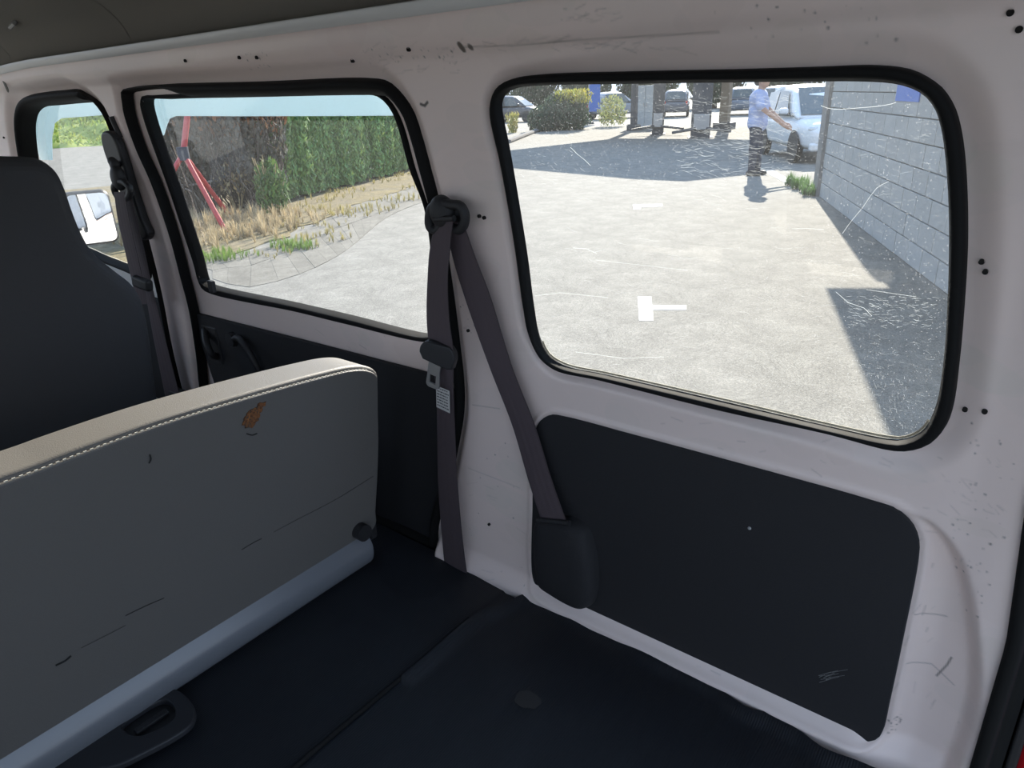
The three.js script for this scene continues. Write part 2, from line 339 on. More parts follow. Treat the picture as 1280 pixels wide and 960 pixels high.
// ---------------------------------------------------------------- the van's shell
{
  const inHole = (x, y) => sdf(winHole, x, y) < 0 || sdf(doorCut, x, y) < 0 || sdf(frontLoop, x, y) < -0.004;
  const g = sheet(-2.95, 0.06, -0.05, 0.995, 0.004, (x, y) => x < wallEdge(y) && !inHole(x, y), wallZ);
  const wall = structGroup('wall_right', 'white painted inner side panel of the van with pillars and scuffs', 'side panel');
  part('inner_panel', paintUV(g), mPaint, wall);
  const skin = sheet(-2.95, 0.05, -0.32, 1.02, 0.008, (x, y) => !(sdf(winCut, x, y) < 0.006 || sdf(dCut, x, y) < 0.018 || sdf(fGI, x, y) < 0.022), (x, y) => prof(Math.max(y, 0)) - lerp(lerp(0.018, 0.048, sm((sdf(winOut, x, y) - 0.02) / 0.04)), 0.056, sm((-0.80 - x) / 0.05)) - 0.010 * sm((-1.75 - x) / 0.08) - 0.03 * sm((0.1 - y) / 0.4), true);
  part('outer_skin', skin, mPaintPlain, wall, 'white outer body skin');
  // reveal that joins the skin to the inner panel round the quarter window and the rear opening
  part('window_reveal', ring(winCut, winCut, [[0, -0.004], [0, -0.019]]), mRubber, wall);
  // weatherstrips round the door openings
  part('door_weatherstrip', ring(doorLoop, (() => { const a = offsetLoop(doorLoop, 0.024), b = offsetLoop(doorLoop, 0.008); return a.map((p, i) => p.clone().lerp(b[i], sm((-1.45 - doorLoop[i].x) / 0.1))); })(), [[-0.1, -0.018], [0, -0.010], [0.15, -0.004], [0.4, -0.001], [0.6, -0.004], [0.85, -0.012], [1, -0.026]]), mRubber, wall);
  // the rubber of the front door runs along the roof and the front pillar; the door pillar covers the rest
  const fIn = offsetLoop(frontLoop, 0.026), fs = frontLoop.map((p) => (p.x > frontBend.x - 0.004 ? 0.12 : 1));
  part('door_weatherstrip', ring(frontLoop, frontLoop.map((p, i) => p.clone().lerp(fIn[i], fs[i])), [[-0.1, -0.020], [0, -0.012], [0.15, -0.005], [0.4, -0.002], [0.6, -0.006], [0.85, -0.018], [1, -0.05]]), mRubber, wall);
  // rear opening: lip, rubber and gutter
  const edge = []; for (let i = 0; i <= 50; i++) { const y = -0.06 + i * 0.0212; edge.push(V3(wallEdge(y), y, wallZ(wallEdge(y) - 0.004, y))); }
  const lip = [], lidx = [];
  const sec = [[0.0, 0.0], [-0.001, 0.008], [0.004, 0.012], [0.012, 0.012], [0.017, 0.006], [0.018, -0.02], [0.022, -0.024], [0.032, -0.024], [0.034, -0.05], [0.042, -0.055]];
  edge.forEach((q) => sec.forEach(([dx, dz]) => lip.push(q.x + dx, q.y, q.z + dz)));
  for (let i = 0; i < edge.length - 1; i++) for (let k = 0; k < sec.length - 1; k++) { const a = i * sec.length + k, b = a + sec.length; lidx.push(a, a + 1, b + 1, a, b + 1, b); }
  part('hatch_weatherstrip', geoOf(lip, lidx), mRubber, wall);
  for (const p of [[600, 270], [606, 272], [586, 413], [237, 76], [305, 72], [327, 72], [516, 62], [443, 76], [1274, 37], [1231, 341], [1226, 329], [1231, 514], [1205, 515], [5.5, 172], [905, 858], [612, 655], [1263, 16]]) {
    const q = onWall(p), h = new THREE.CircleGeometry(p[1] < 90 ? 0.0030 : 0.0026, 12), c = new THREE.CylinderGeometry(0.0028, 0.0028, 0.004, 12, 1, true); c.rotateX(Math.PI / 2);
    const m = part('screw_hole', merge([h, c]), mHole, wall); m.position.set(q.x, q.y, wallZ(q.x, q.y) + 0.0012);
  }
  // slot in the rail above the front door
  { const q = onWall([10, 104]); const s = part('rail_slot', new THREE.CapsuleGeometry(0.007, 0.035, 4, 10), M({ color: lin(0.2, 0.19, 0.17), roughness: 0.8 }), wall); s.scale.z = 0.25; s.position.set(q.x, q.y, wallZ(q.x, q.y)); s.rotation.z = 0.45; }
}

{ // red tail lamp on the rear corner
  const t = thing('tail_lamp', 'red tail lamp at the van\'s rear corner beside the black hatch rubber', 'tail lamp');
  const lens = rbox(0.05, 0.36, 0.09, 0.014, 4); lens.translate(0.112, 0.06, -0.068);
  part('lens', lens, P({ color: lin(0.55, 0.012, 0.018), roughness: 0.15, clearcoat: 0.6 }), t);
  part('backing', moved(rbox(0.012, 0.40, 0.10, 0.004), 0.084, 0.06, -0.075), mPlastic, t);
}

{ // roof rail strip
  const pts = [], idx = [], N = 60;
  for (let i = 0; i <= N; i++) {
    const x = lerp(-2.95, 0.10, i / N), dip = -0.012 * sm((-2.0 - x) / 0.5);
    const z0 = prof(0.985);
    [[0.983, z0 + 0.002], [0.984, z0 + 0.008], [0.990, z0 + 0.012], [0.998, z0 + 0.016], [1.000, z0 + 0.012]].forEach(([y, z]) => pts.push(x, y + dip, z));
  }
  for (let i = 0; i < N; i++) for (let k = 0; k < 4; k++) { const a = i * 5 + k, b = a + 5; idx.push(a, b, b + 1, a, b + 1, a + 1); }
  struct('trim_1', geoOf(pts, idx), mPaintPlain, 'narrow white metal strip between headliner and side rail', 'trim');
}

{ // headliner: shallow arch, sewn in panels
  const ceil = structGroup('ceiling', 'grey brown fabric headliner of the van roof', 'headliner');
  const seams = [-2.95, -2.2, -1.565, -0.875, -0.2, 0.12];
  const arch = (z) => { const t = (z - 0.625) / 0.535; return 0.996 + 0.165 * Math.pow(Math.max(0, 1 - Math.pow(Math.min(1, Math.abs(t)), 2.2)), 1 / 2.2); };
  for (let s = 0; s < seams.length - 1; s++) {
    const x0 = seams[s] + 0.0012, x1 = seams[s + 1] - 0.0012, NX = 14, NZ = 40, pos = [], uv = [], idx = [];
    for (let i = 0; i <= NX; i++) for (let j = 0; j <= NZ; j++) {
      const x = lerp(x0, x1, i / NX), z = 0.625 - 0.535 * Math.cos(j / NZ * Math.PI), e = Math.min(x - x0, x1 - x), y = arch(z) - 0.004 * (1 - sm((0.012 - e) / 0.012)) * 1 - 0.012 * sm((-2.0 - x) / 0.5);
      pos.push(x, y, z); uv.push(x, z);
    }
    for (let i = 0; i < NX; i++) for (let j = 0; j < NZ; j++) { const a = i * (NZ + 1) + j, b = a + NZ + 1; idx.push(a, b, b + 1, a, b + 1, a + 1); }
    part('headliner_panel', geoOf(pos, idx, uv), mHeadliner, ceil);
  }
  part('seam_backing', (() => { const pos = [], idx = []; for (let j = 0; j <= 40; j++) { const z = 0.625 - 0.535 * Math.cos(j / 40 * Math.PI); pos.push(-2.95, arch(z) + 0.006, z, 0.12, arch(z) + 0.006, z); } for (let j = 0; j < 40; j++) idx.push(2 * j, 2 * j + 1, 2 * j + 3, 2 * j, 2 * j + 3, 2 * j + 2); return geoOf(pos, idx); })(), mHeadliner, ceil);
  const roof = sheet(-2.95, 0.12, 0.0, 1.25, 0.05, () => true, (x, z) => -(1.05 + 0.14 * (1 - Math.pow(Math.abs((z - 0.625) / 0.66), 3)))); roof.rotateX(Math.PI / 2);
  part('roof_skin', roof, mPaintPlain, ceil, 'white outer roof skin');
  const clip = part('headliner_clip', moved(rbox(0.05, 0.008, 0.012, 0.003), 0, 0, 0), M({ color: lin(0.3, 0.29, 0.27), roughness: 0.5 }), ceil, 'small pale clip under the headliner');
  const d = ray(17, 36); let t = 0.5, q; for (; t < 4; t += 0.002) { q = EYE.clone().addScaledVector(d, t / 1000); if (q.z < 0.6 && q.y > arch(q.z) - 0.02) break; } clip.position.set(q.x, q.y + 0.008, q.z); clip.rotation.set(0.9, 0, 0.15);
}

{ // floor pan
  struct('floor', moved(rbox(3.05, 0.05, 1.24, 0.006), -1.42, -0.033, 0.63), M({ color: lin(0.30, 0.30, 0.30), roughness: 0.6 }), 'painted metal floor pan under the rubber mats', 'floor');
  // far side: the panel across the van, its quarter window and the open sliding door
  const shapeHole = (x, y) => (x > -0.72 && x < -0.10 && y > 0.47 && y < 0.92) || (x > -1.66 && x < -0.90 && y > 0.47 && y < 0.92) || (x > -2.6 && x < -1.82 && y > 0.44 && y < 0.92);
  const g = sheet(-2.95, 0.06, -0.32, 1.0, 0.02, (x, y) => !shapeHole(x, y), (x, y) => 1.25 - prof(Math.max(0, y)));
  const wl = structGroup('wall_left', 'white painted side of the van across from the belts', 'side panel');
  part('inner_panel', g, mPaintPlain, wl);
  part('outer_skin', sheet(-2.95, 0.06, -0.32, 1.02, 0.02, (x, y) => !shapeHole(x, y), (x, y) => 1.31 - prof(Math.max(0, y))), mPaintPlain, wl, 'white outer body skin');
  const boards = [[-0.98, -0.80, 0.05, 0.40], [-0.66, -0.08, 0.03, 0.40], [-1.70, -0.98, 0.03, 0.43], [-2.75, -1.85, 0.03, 0.40]];
  for (const [x0, x1, y0, y1] of boards) part('trim_board', moved(rbox(x1 - x0, y1 - y0, 0.012, 0.005), (x0 + x1) / 2, (y0 + y1) / 2, 1.242), mTrim, wl, 'black trim board');
  const wf = structGroup('wall_front', 'dark dashboard and bulkhead under the windscreen', 'bulkhead');
  part('dashboard', moved(rbox(0.45, 0.62, 1.22, 0.06, 4), -2.80, 0.13, 0.625), mPlastic, wf);
  part('windscreen', moved(new THREE.PlaneGeometry(1.2, 0.66), -2.80, 0.74, 0.625, 0, Math.PI / 2, 0).rotateZ(0), mGlass, wf);
}

{ // rear hatch, swung up over the opening behind the camera
  const h = structGroup('door_3', 'raised rear hatch above the cargo opening', 'hatch');
  const at = (g) => { g.rotateZ(0.16); g.translate(0.13, 1.15, 0.625); return g; };
  for (const z of [-0.55, 0.55]) part('hatch_frame', at(moved(rbox(0.50, 0.05, 0.10, 0.012), 0.26, 0, z)), mPaintPlain, h);
  part('hatch_frame', at(moved(rbox(0.07, 0.05, 1.2, 0.012), 0.03, 0, 0)), mPaintPlain, h);
  part('hatch_panel', at(moved(rbox(0.50, 0.05, 1.2, 0.012), 0.75, 0, 0)), mPaintPlain, h);
  part('trim_board', at(moved(rbox(0.42, 0.01, 1.0, 0.004), 0.75, -0.03, 0)), mTrim, h, 'black trim board');
  part('glass', at(moved(rbox(0.45, 0.004, 1.0, 0.001), 0.28, 0, 0)), P({ color: lin(0.25, 0.27, 0.27), transmission: 1, thickness: 0, roughness: 0, ior: 1.32 }), h);
}

{ // quarter window
  const w = structGroup('window_1', 'scratched rear quarter window in a thick black rubber seal', 'window');
  part('rubber_seal', ring(winOutA, winInA, [[0, -0.013], [0.03, -0.004], [0.12, 0.002], [0.35, 0.005], [0.70, 0.004], [0.82, 0.001], [0.86, -0.003], [1, -0.0105]]), mRubber, w);
  const glassLoop = offsetLoop(winInA, -0.006);
  part('glass', slab(glassLoop, 0.0008, 0, -0.0112), mGlass, w);
  // dusty bottom lip of the rubber, sunlight put into its pale colour
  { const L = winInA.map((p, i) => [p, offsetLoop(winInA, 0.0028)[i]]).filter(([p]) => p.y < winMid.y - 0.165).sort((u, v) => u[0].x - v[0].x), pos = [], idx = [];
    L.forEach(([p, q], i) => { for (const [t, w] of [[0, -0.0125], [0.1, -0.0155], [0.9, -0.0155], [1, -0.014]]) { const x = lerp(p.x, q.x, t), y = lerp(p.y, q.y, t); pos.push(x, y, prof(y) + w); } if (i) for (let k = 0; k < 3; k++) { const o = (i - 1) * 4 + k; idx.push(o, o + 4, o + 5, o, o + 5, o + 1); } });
    part('outer_lip', geoOf(pos, idx), M({ color: lin(0.30, 0.28, 0.22), roughness: 0.9 }), w, 'dusty weathered outer lip of the rubber with sunlight painted into its pale colour'); }
  // road dust on the pane
  const dust = dataTex(1024, (u, v) => { const b = tileNoise(u, v, 9, 4) * 0.5 + 0.5, n = tileNoise(u, v, 70, 8) * 0.5 + 0.5, s = rnd() > 0.99 ? rr(20, 120) : 0, a = 4 + 7 * b * n + s + rr(-2, 3); return [a, a, a]; });
  const mDust = P({ color: lin(0.8, 0.82, 0.84), roughness: 1, transmission: 0.5, thickness: 0, alphaMap: rep(dust, 1.7, 1.7), transparent: true });
  part('dust_film', slab(glassLoop, 0.0002, 0, -0.0130), mDust, w, 'thin pale dust on the glass');
  // scratches, each a fine groove line on the inner face
  const sc = [], H2 = 0.0135;
  const put = (pts, w0) => { const wd = w0 * 0.5; const L = [], R = []; pts.forEach((p, i) => { const a = pts[Math.max(0, i - 1)], b = pts[Math.min(pts.length - 1, i + 1)], tx = b[0] - a[0], ty = b[1] - a[1], k = Math.hypot(tx, ty) || 1; const nx = -ty / k * wd, ny = tx / k * wd; L.push([p[0] + nx, p[1] + ny]); R.push([p[0] - nx, p[1] - ny]); });
    const pos = [], idx = []; L.forEach((p, i) => { for (const e of [p, R[i]]) { const q = onWall(e, -0.0100); pos.push(q.x, q.y, q.z); } if (i) { const o = 2 * i; idx.push(o - 2, o - 1, o + 1, o - 2, o + 1, o); } }); sc.push(geoOf(pos, idx)); };
  const field = (cx, cy, sx, sy, n, ang, len, wd) => { for (let i = 0; i < n; i++) { const x = cx + rr(-sx, sx), y = cy + rr(-sy, sy), a = ang + rr(-0.35, 0.35), l = rr(3, len), b = rr(-0.1, 0.1) * l; const q = onWall([x, y]); if (sdf(winIn, q.x, q.y) > -0.012) continue; put([[x, y], [x + l / 2 * Math.cos(a) - b * Math.sin(a), y + l / 2 * Math.sin(a) + b * Math.cos(a)], [x + l * Math.cos(a), y + l * Math.sin(a)]], wd * 0.5 * rr(0.5, 1)); } };
  field(915, 165, 75, 55, 330, 0.08, 16, 0.42); field(800, 140, 60, 30, 60, 0.1, 9, 0.35); field(905, 190, 40, 30, 60, 0.4, 14, 0.35);
  field(1115, 390, 60, 20, 150, 0.15, 9, 0.45); field(1100, 480, 60, 60, 80, 0.3, 12, 0.3); field(1110, 200, 60, 60, 70, 0.1, 12, 0.35); field(900, 350, 210, 120, 90, 0.15, 26, 0.3); field(690, 190, 40, 40, 40, 0.5, 9, 0.35);
  field(1105, 500, 30, 35, 50, 1.4, 5, 0.4);
  put([[1026, 132], [1034, 135], [1042, 136.5], [1052, 136.5], [1062, 136], [1074, 134.8], [1085, 134], [1096, 133], [1106, 131.5], [1114, 130], [1120, 128]], 0.6); put([[1053, 292], [1060, 282], [1066, 274], [1073, 266], [1080, 257], [1088, 245], [1096, 235], [1104, 230], [1111, 227]], 0.4);
  put([[713, 184], [722, 193], [731, 200], [738, 207]], 0.45); put([[990, 286], [1010, 285.5], [1030, 287]], 0.4); put([[716, 310], [733, 311], [746, 317]], 0.5); put([[668, 370], [700, 366], [760, 372]], 0.4);
   put([[1045, 365], [1060, 378], [1080, 385], [1090, 395]], 0.45); put([[720, 440], [780, 448], [830, 446]], 0.4); put([[745, 325], [860, 338]], 0.3); put([[1083, 362], [1145, 371]], 0.4);
  const s = part('scratches', merge(sc), P({ color: lin(0.75, 0.8, 0.82), roughness: 1, transmission: 0.5, thickness: 0, transparent: true, opacity: 0.75 }), w, 'fine white scratches in the pane'); s.userData.kind = 'stuff'; void H2;
}

{ // sliding door
  const d = structGroup('door_1', 'white sliding door with dark trim panel and framed window', 'sliding door');
  const pf = (y) => prof(y) + DW;
  const lim = offsetLoop(doorLoop, -0.02);
  part('door_shell', paintUV(sheet(-1.86, -0.82, -0.05, 1.0, 0.004, (x, y) => sdf(lim, x, y) < 0 && sdf(dShell, x, y) > 0, (x, y) => pf(y))), mPaint, d);
  part('glass_run', ring(dGOA, dGIA, [[0, DW - 0.001], [0.15, DW + 0.005], [0.45, DW + 0.006], [0.5, DW + 0.003], [0.55, DW + 0.006], [0.85, DW + 0.003], [1, DW - 0.02]]), mRubber, d, 'black rubber round the door glass');
  part('glass', slab(offsetLoop(dGIA, -0.006), 0.0008, 0, DW - 0.021), mGlass, d);
  part('window_reveal', ring(dCut, dCut, [[0, DW - 0.001], [0, -0.056]]), mRubber, d);
  const dust = dataTex(512, (u, v) => { const b = tileNoise(u, v, 6, 14) * 0.5 + 0.5, s = rnd() > 0.993 ? rr(10, 70) : 0, a = 3 + 4 * b + s + rr(-2, 2); return [a, a, a]; });
  part('dust_film', slab(offsetLoop(dGIA, -0.006), 0.0002, 0, DW - 0.024), P({ color: lin(0.8, 0.82, 0.84), roughness: 1, transmission: 0.5, thickness: 0, alphaMap: rep(dust, 2, 2), transparent: true }), d, 'thin pale dust on the door glass');
  // small black stop at the lower corner of the glass
  { const q = onWall([265, 358], DW + 0.008); part('glass_stop', moved(rbox(0.02, 0.03, 0.012, 0.003), q.x, q.y, q.z), mPlastic, d); }
  // trim panel
  const tp = wall2([[244, 390], [252, 391], [390, 426], [536, 464], [566, 471]], DW);
  const trimLoop = [...tp, V2(-0.845, 0.30), V2(-0.87, 0.16), V2(-0.89, 0.0), V2(-0.90, -0.04), V2(-1.2, -0.04), V2(-1.69, -0.04), V2(-1.74, 0.2)].reverse();
  part('trim_panel', slab(trimLoop, 0.012, 0.004, DW), mTrim, d, 'black textured trim board');
  // pull handle, lever and escutcheon
  { const a = onWall([256, 412], DW + 0.014), b = onWall([258, 428], DW + 0.035), c = onWall([264, 442], DW + 0.035), e = onWall([272, 446], DW + 0.014); const h = part('pull_handle', tube([a, b, c, e], 0.009, 24), mPlastic, d); h.userData.label = 'black pull handle'; const pl = onWall([266, 430], DW + 0.012); part('handle_plate', moved(rbox(0.07, 0.10, 0.008, 0.004), pl.x, pl.y, pl.z), mPlastic, h); }
  { const a = onWall([291, 424], DW + 0.016), b = onWall([300, 424], DW + 0.03), c = onWall([316, 448], DW + 0.032), e = onWall([325, 466], DW + 0.026); const h = part('door_lever', tube([a, b, c, e], 0.008, 24), mPlastic, d); h.userData.label = 'black curved door lever'; part('lever_boss', moved(new THREE.CylinderGeometry(0.018, 0.02, 0.02, 20), a.x, a.y, a.z, Math.PI / 2), mPlastic, h); }
  // rain visor outside the glass
  const vl = wall2([[181, 116], [190, 143], [198, 168], [202, 171.5], [206, 168], [209.5, 156], [213, 148], [221, 145], [300, 145.3], [420, 145], [512, 144.5], [502, 118], [488, 108], [300, 111]], -0.068).reverse();
  part('rain_visor', slab(vl, 0.003, 0.001, -0.068), P({ color: lin(0.66, 0.79, 0.85), roughness: 0.95, transmission: 0.5, thickness: 0 }), d, 'translucent pale blue rain visor outside the glass');
  // door sill bar
  { const a = onWall([470, 684], 0.004), b = onWall([547, 722], 0.004); const h = part('sill_bar', rod(a, b, 0.011, 0.011, 14), M({ color: lin(0.10, 0.10, 0.11), roughness: 0.45 }), d); h.userData.label = 'grey bar along the door sill'; }
}

{ // front door
  const d = structGroup('door_2', 'front door of the van with dark trim and window', 'door');
  const pf = (y) => prof(Math.max(0, y)) + FW, lim = offsetLoop(frontLoop, -0.02);
  part('door_shell', sheet(-2.98, -1.7, -0.05, 1.0, 0.008, (x, y) => sdf(lim, x, y) < 0 && sdf(fGI, x, y) > 0.013, (x, y) => pf(y)), mPaintPlain, d);
  part('glass_run', ring(offsetLoop(fGI, -0.022), fGI, [[0, FW], [0.2, FW + 0.006], [0.5, FW + 0.006], [0.55, FW + 0.002], [0.6, FW + 0.006], [1, FW - 0.016]]), mRubber, d);
  part('glass', slab(offsetLoop(fGI, -0.006), 0.0008, 0, FW - 0.018), mGlass, d);
  const tl = [V2(-2.86, 0.385), V2(-1.80, 0.385), V2(-1.86, 0.05), V2(-2.84, 0.05)].reverse();
  part('trim_panel', slab(tl, 0.02, 0.005, FW), mTrim, d, 'black trim board');
  const vl = wall2([[30, 120], [38, 150], [46, 180], [52, 200], [66, 200], [65.5, 172], [69, 154], [77, 148], [127, 144], [140, 143], [136, 118]], -0.078).reverse();
  part('rain_visor', slab(vl, 0.003, 0.001, -0.078), P({ color: lin(0.66, 0.79, 0.85), roughness: 0.95, transmission: 0.5, thickness: 0 }), d, 'translucent pale blue rain visor outside the glass');
}

{ // door mirror outside the front door
  const q = atZ([115, 273], -0.22);
  const t = thing('door_mirror', 'door mirror with pale frame outside the front door window', 'mirror', null, [q.x, q.y, q.z], 0);
  t.rotation.set(0, -0.275, 0.03);
  const h = rbox(0.06, 0.19, 0.15, 0.028, 4); h.translate(-0.032, 0, 0); part('housing', h, mPlastic, t);
  const gs = new THREE.Shape(); const a = 0.066, b = 0.085, r = 0.025; gs.moveTo(-a + r, -b); gs.lineTo(a - r, -b); gs.quadraticCurveTo(a, -b, a, -b + r); gs.lineTo(a, b - r); gs.quadraticCurveTo(a, b, a - r, b); gs.lineTo(-a + r, b); gs.quadraticCurveTo(-a, b, -a, b - r); gs.lineTo(-a, -b + r); gs.quadraticCurveTo(-a, -b, -a + r, -b);
  const mg = new THREE.ExtrudeGeometry(gs, { depth: 0.002, bevelEnabled: false }); mg.rotateY(Math.PI / 2); part('mirror_glass', mg, M({ color: lin(0.9, 0.92, 0.94), metalness: 1, roughness: 0.02 }), t);
  part('arm', rod(V3(-0.04, -0.06, 0.03), V3(-0.10, -0.12, 0.16), 0.014, 0.018, 12), mPlastic, t);
}

// ---------------------------------------------------------------- inside the van
{ // quarter trim board and belt retractor cover
  const t = thing('quarter_trim_panel', 'large black trim board with rounded corners below the quarter window', 'trim panel');
  part('board', slab(panelLoop, 0.006, 0.002, -0.0015), mTrim, t);
  { const q = onWall([937, 660], 0.005); part('screw_cap', moved(new THREE.SphereGeometry(0.0028, 10, 6), q.x, q.y, q.z), M({ color: lin(0.35, 0.35, 0.35), roughness: 0.6 }), t); }
  const sc = []; for (let i = 0; i < 14; i++) { const x = rr(1020, 1050), y = 850 - (x - 1020) * 0.35 + rr(-5, 5); const a = onWall([x, y], 0.0050), b = onWall([x + rr(4, 20), y - rr(0, 6)], 0.0050); sc.push(rod(a, b, 0.0004, 0.0003, 4)); }
  const s = part('scuffs', merge(sc), M({ color: lin(0.22, 0.22, 0.22), roughness: 0.9 }), t); s.userData.kind = 'stuff';
  const c = thing('belt_retractor_cover', 'black moulded retractor cover where the diagonal belt enters the trim board', 'belt cover');
  const cl = smoothLoop(wall2([[669, 648], [690, 648], [712, 651], [730, 664], [738, 685], [743, 720], [741, 750], [734, 762], [722, 763], [690, 746], [673, 733], [669, 715]], 0.02), 120);
  const pts = [], idx = [], uv = [], mid = cl.reduce((a, p) => a.add(p), V2(0, 0)).divideScalar(cl.length), K = 8, n = cl.length;
  const prf = [[0, 0], [0.02, 0.010], [0.06, 0.020], [0.14, 0.027], [0.28, 0.031], [0.5, 0.033], [0.8, 0.034], [1, 0.034]];
  for (let i = 0; i <= n; i++) for (let k = 0; k < K; k++) { const o = cl[i % n], x = lerp(o.x, mid.x, prf[k][0]), y = lerp(o.y, mid.y, prf[k][0]); pts.push(x, y, prof(y) + 0.003 + prf[k][1]); uv.push(x, y); }
  const s0 = area2(cl) > 0; for (let i = 0; i < n; i++) for (let k = 0; k < K - 1; k++) { const a = i * K + k, b = a + K; s0 ? idx.push(a, b, b + 1, a, b + 1, a + 1) : idx.push(a, b + 1, b, a, a + 1, b + 1); }
  part('cover', geoOf(pts, idx, uv), mTrim, c);
  { const a = onWall([672, 650], 0.034), b = onWall([712, 654], 0.034); part('slot', rod(a, b, 0.005, 0.005, 10), mPlastic, c); }
}

{ // rear seat belt
  const t = thing('seat_belt', 'brown black lap and shoulder belt hanging on the pillar between the windows', 'seat belt');
  const W = (p, w) => onWall(p, w);
  part('webbing', ribbon([[545, 277, .028], [538, 310, .032], [535, 350, .036], [534, 400, .038], [538, 440, .040], [545, 480, .040], [547, 540, .036], [548, 600, .030], [552, 660, .024], [557, 710, .020], [564, 748, .016]].map((p) => W(p, p[2])),
    [[567, 274, .034], [563, 310, .040], [560, 350, .046], [562, 400, .048], [567, 440, .046], [567, 480, .046], [569, 540, .042], [572, 600, .036], [577, 660, .030], [583, 710, .026], [590, 748, .020]].map((p) => W(p, p[2]))), mBelt, t, 'hanging length of dark webbing');
  part('webbing', ribbon([[556, 272, .022], [566, 320, .022], [581, 370, .02], [613, 460, .018], [641, 532, .018], [661, 600, .022], [677, 650, .030]].map((p) => W(p, p[2])),
    [[580, 280, .022], [594, 320, .022], [613, 370, .02], [641, 460, .018], [669, 532, .018], [690, 600, .022], [708, 651, .030]].map((p) => W(p, p[2]))), mBelt, t, 'diagonal length running down to the retractor');
  // anchor: bolt cap and loop plate
  const q = W([555, 264], 0.02);
  const cap = new THREE.SphereGeometry(0.024, 24, 14); cap.scale(1.0, 1.05, 0.62); part('bolt_cap', moved(cap, q.x, q.y, q.z + 0.004), mPlastic, t);
  const lp = [[537, 268], [540, 260], [552, 255], [566, 256], [576, 258], [581, 268], [580, 280], [574, 287], [566, 285], [556, 280], [545, 288], [538, 284]].map((p) => W(p, 0.026));
  part('loop', tube(lp, 0.0075, 80, 10, true), mPlastic, t);
  part('anchor_plate', slab(smoothLoop(wall2([[558, 257], [574, 258], [580, 268], [579, 279], [573, 285], [566, 283], [559, 276]], 0.02), 60).reverse(), 0.006, 0.002, 0.016), mPlastic, t);
  { const a = W([543, 274], 0.036), b = W([568, 273], 0.036); part('loop_bar', rod(a, b, 0.0045, 0.0045, 12), mPlastic, t); }
  // tongue with its plastic grip
  const g0 = W([548, 446], 0.052);
  const sh = new THREE.Shape(); sh.moveTo(-0.036, 0.006); sh.quadraticCurveTo(-0.036, 0.018, -0.024, 0.024); sh.lineTo(0.026, 0.022); sh.quadraticCurveTo(0.037, 0.016, 0.036, 0.002); sh.lineTo(0.032, -0.012); sh.lineTo(0.022, -0.014); sh.lineTo(-0.030, -0.004); sh.closePath();
  const gg = new THREE.ExtrudeGeometry(sh, { depth: 0.010, bevelEnabled: true, bevelSize: 0.003, bevelThickness: 0.003, bevelSegments: 3 });
  const grip = part('tongue', gg, mPlastic, t, 'black plastic grip of the belt tongue'); grip.position.set(g0.x, g0.y, g0.z - 0.004); grip.rotation.set(0, 0.25, -0.10); grip.scale.set(0.86, 1, 1);
  const ts = new THREE.Shape(); ts.moveTo(-0.020, 0); ts.lineTo(0.012, 0); ts.quadraticCurveTo(0.003, -0.012, 0.003, -0.024); ts.lineTo(0.003, -0.046); ts.quadraticCurveTo(0.002, -0.052, -0.004, -0.052); ts.lineTo(-0.020, -0.050); ts.quadraticCurveTo(-0.026, -0.048, -0.026, -0.042); ts.lineTo(-0.022, -0.014); ts.closePath();
  const th = new THREE.Path(); th.moveTo(-0.019, -0.026); th.lineTo(-0.004, -0.028); th.lineTo(-0.005, -0.044); th.lineTo(-0.020, -0.042); th.closePath(); ts.holes.push(th);
  const tg = new THREE.ExtrudeGeometry(ts, { depth: 0.0025, bevelEnabled: true, bevelSize: 0.0006, bevelThickness: 0.0006, bevelSegments: 1 }); tg.translate(0, -0.008, 0.004);
  part('tongue_plate', tg, mSteel, grip, 'steel latch plate with square hole');
  // sewn care label
  const lab = canvasTex(128, 192, (c, w, h) => { c.fillStyle = 'rgb(205,203,198)'; c.fillRect(0, 0, w, h); for (let i = 0; i < 7; i++) { c.fillStyle = 'rgba(30,30,34,0.8)'; let x = 8; while (x < 112) { const l = rr(8, 26); c.fillRect(x, 12 + i * 25, Math.min(l, 118 - x), 9); x += l + rr(3, 7); } } });
  const la = [W([546.5, 481], 0.0435), W([563.5, 488], 0.0475), W([547, 508], 0.0425), W([564, 516], 0.0465)];
  const lg = geoOf([la[2], la[3], la[1], la[0]].flatMap((p) => [p.x, p.y, p.z + 0.003]), [0, 1, 2, 0, 2, 3], [0, 0, 1, 0, 1, 1, 0, 1]);
  part('care_label', lg, M({ map: lab, roughness: 0.9 }), t, 'white printed cloth label');
}

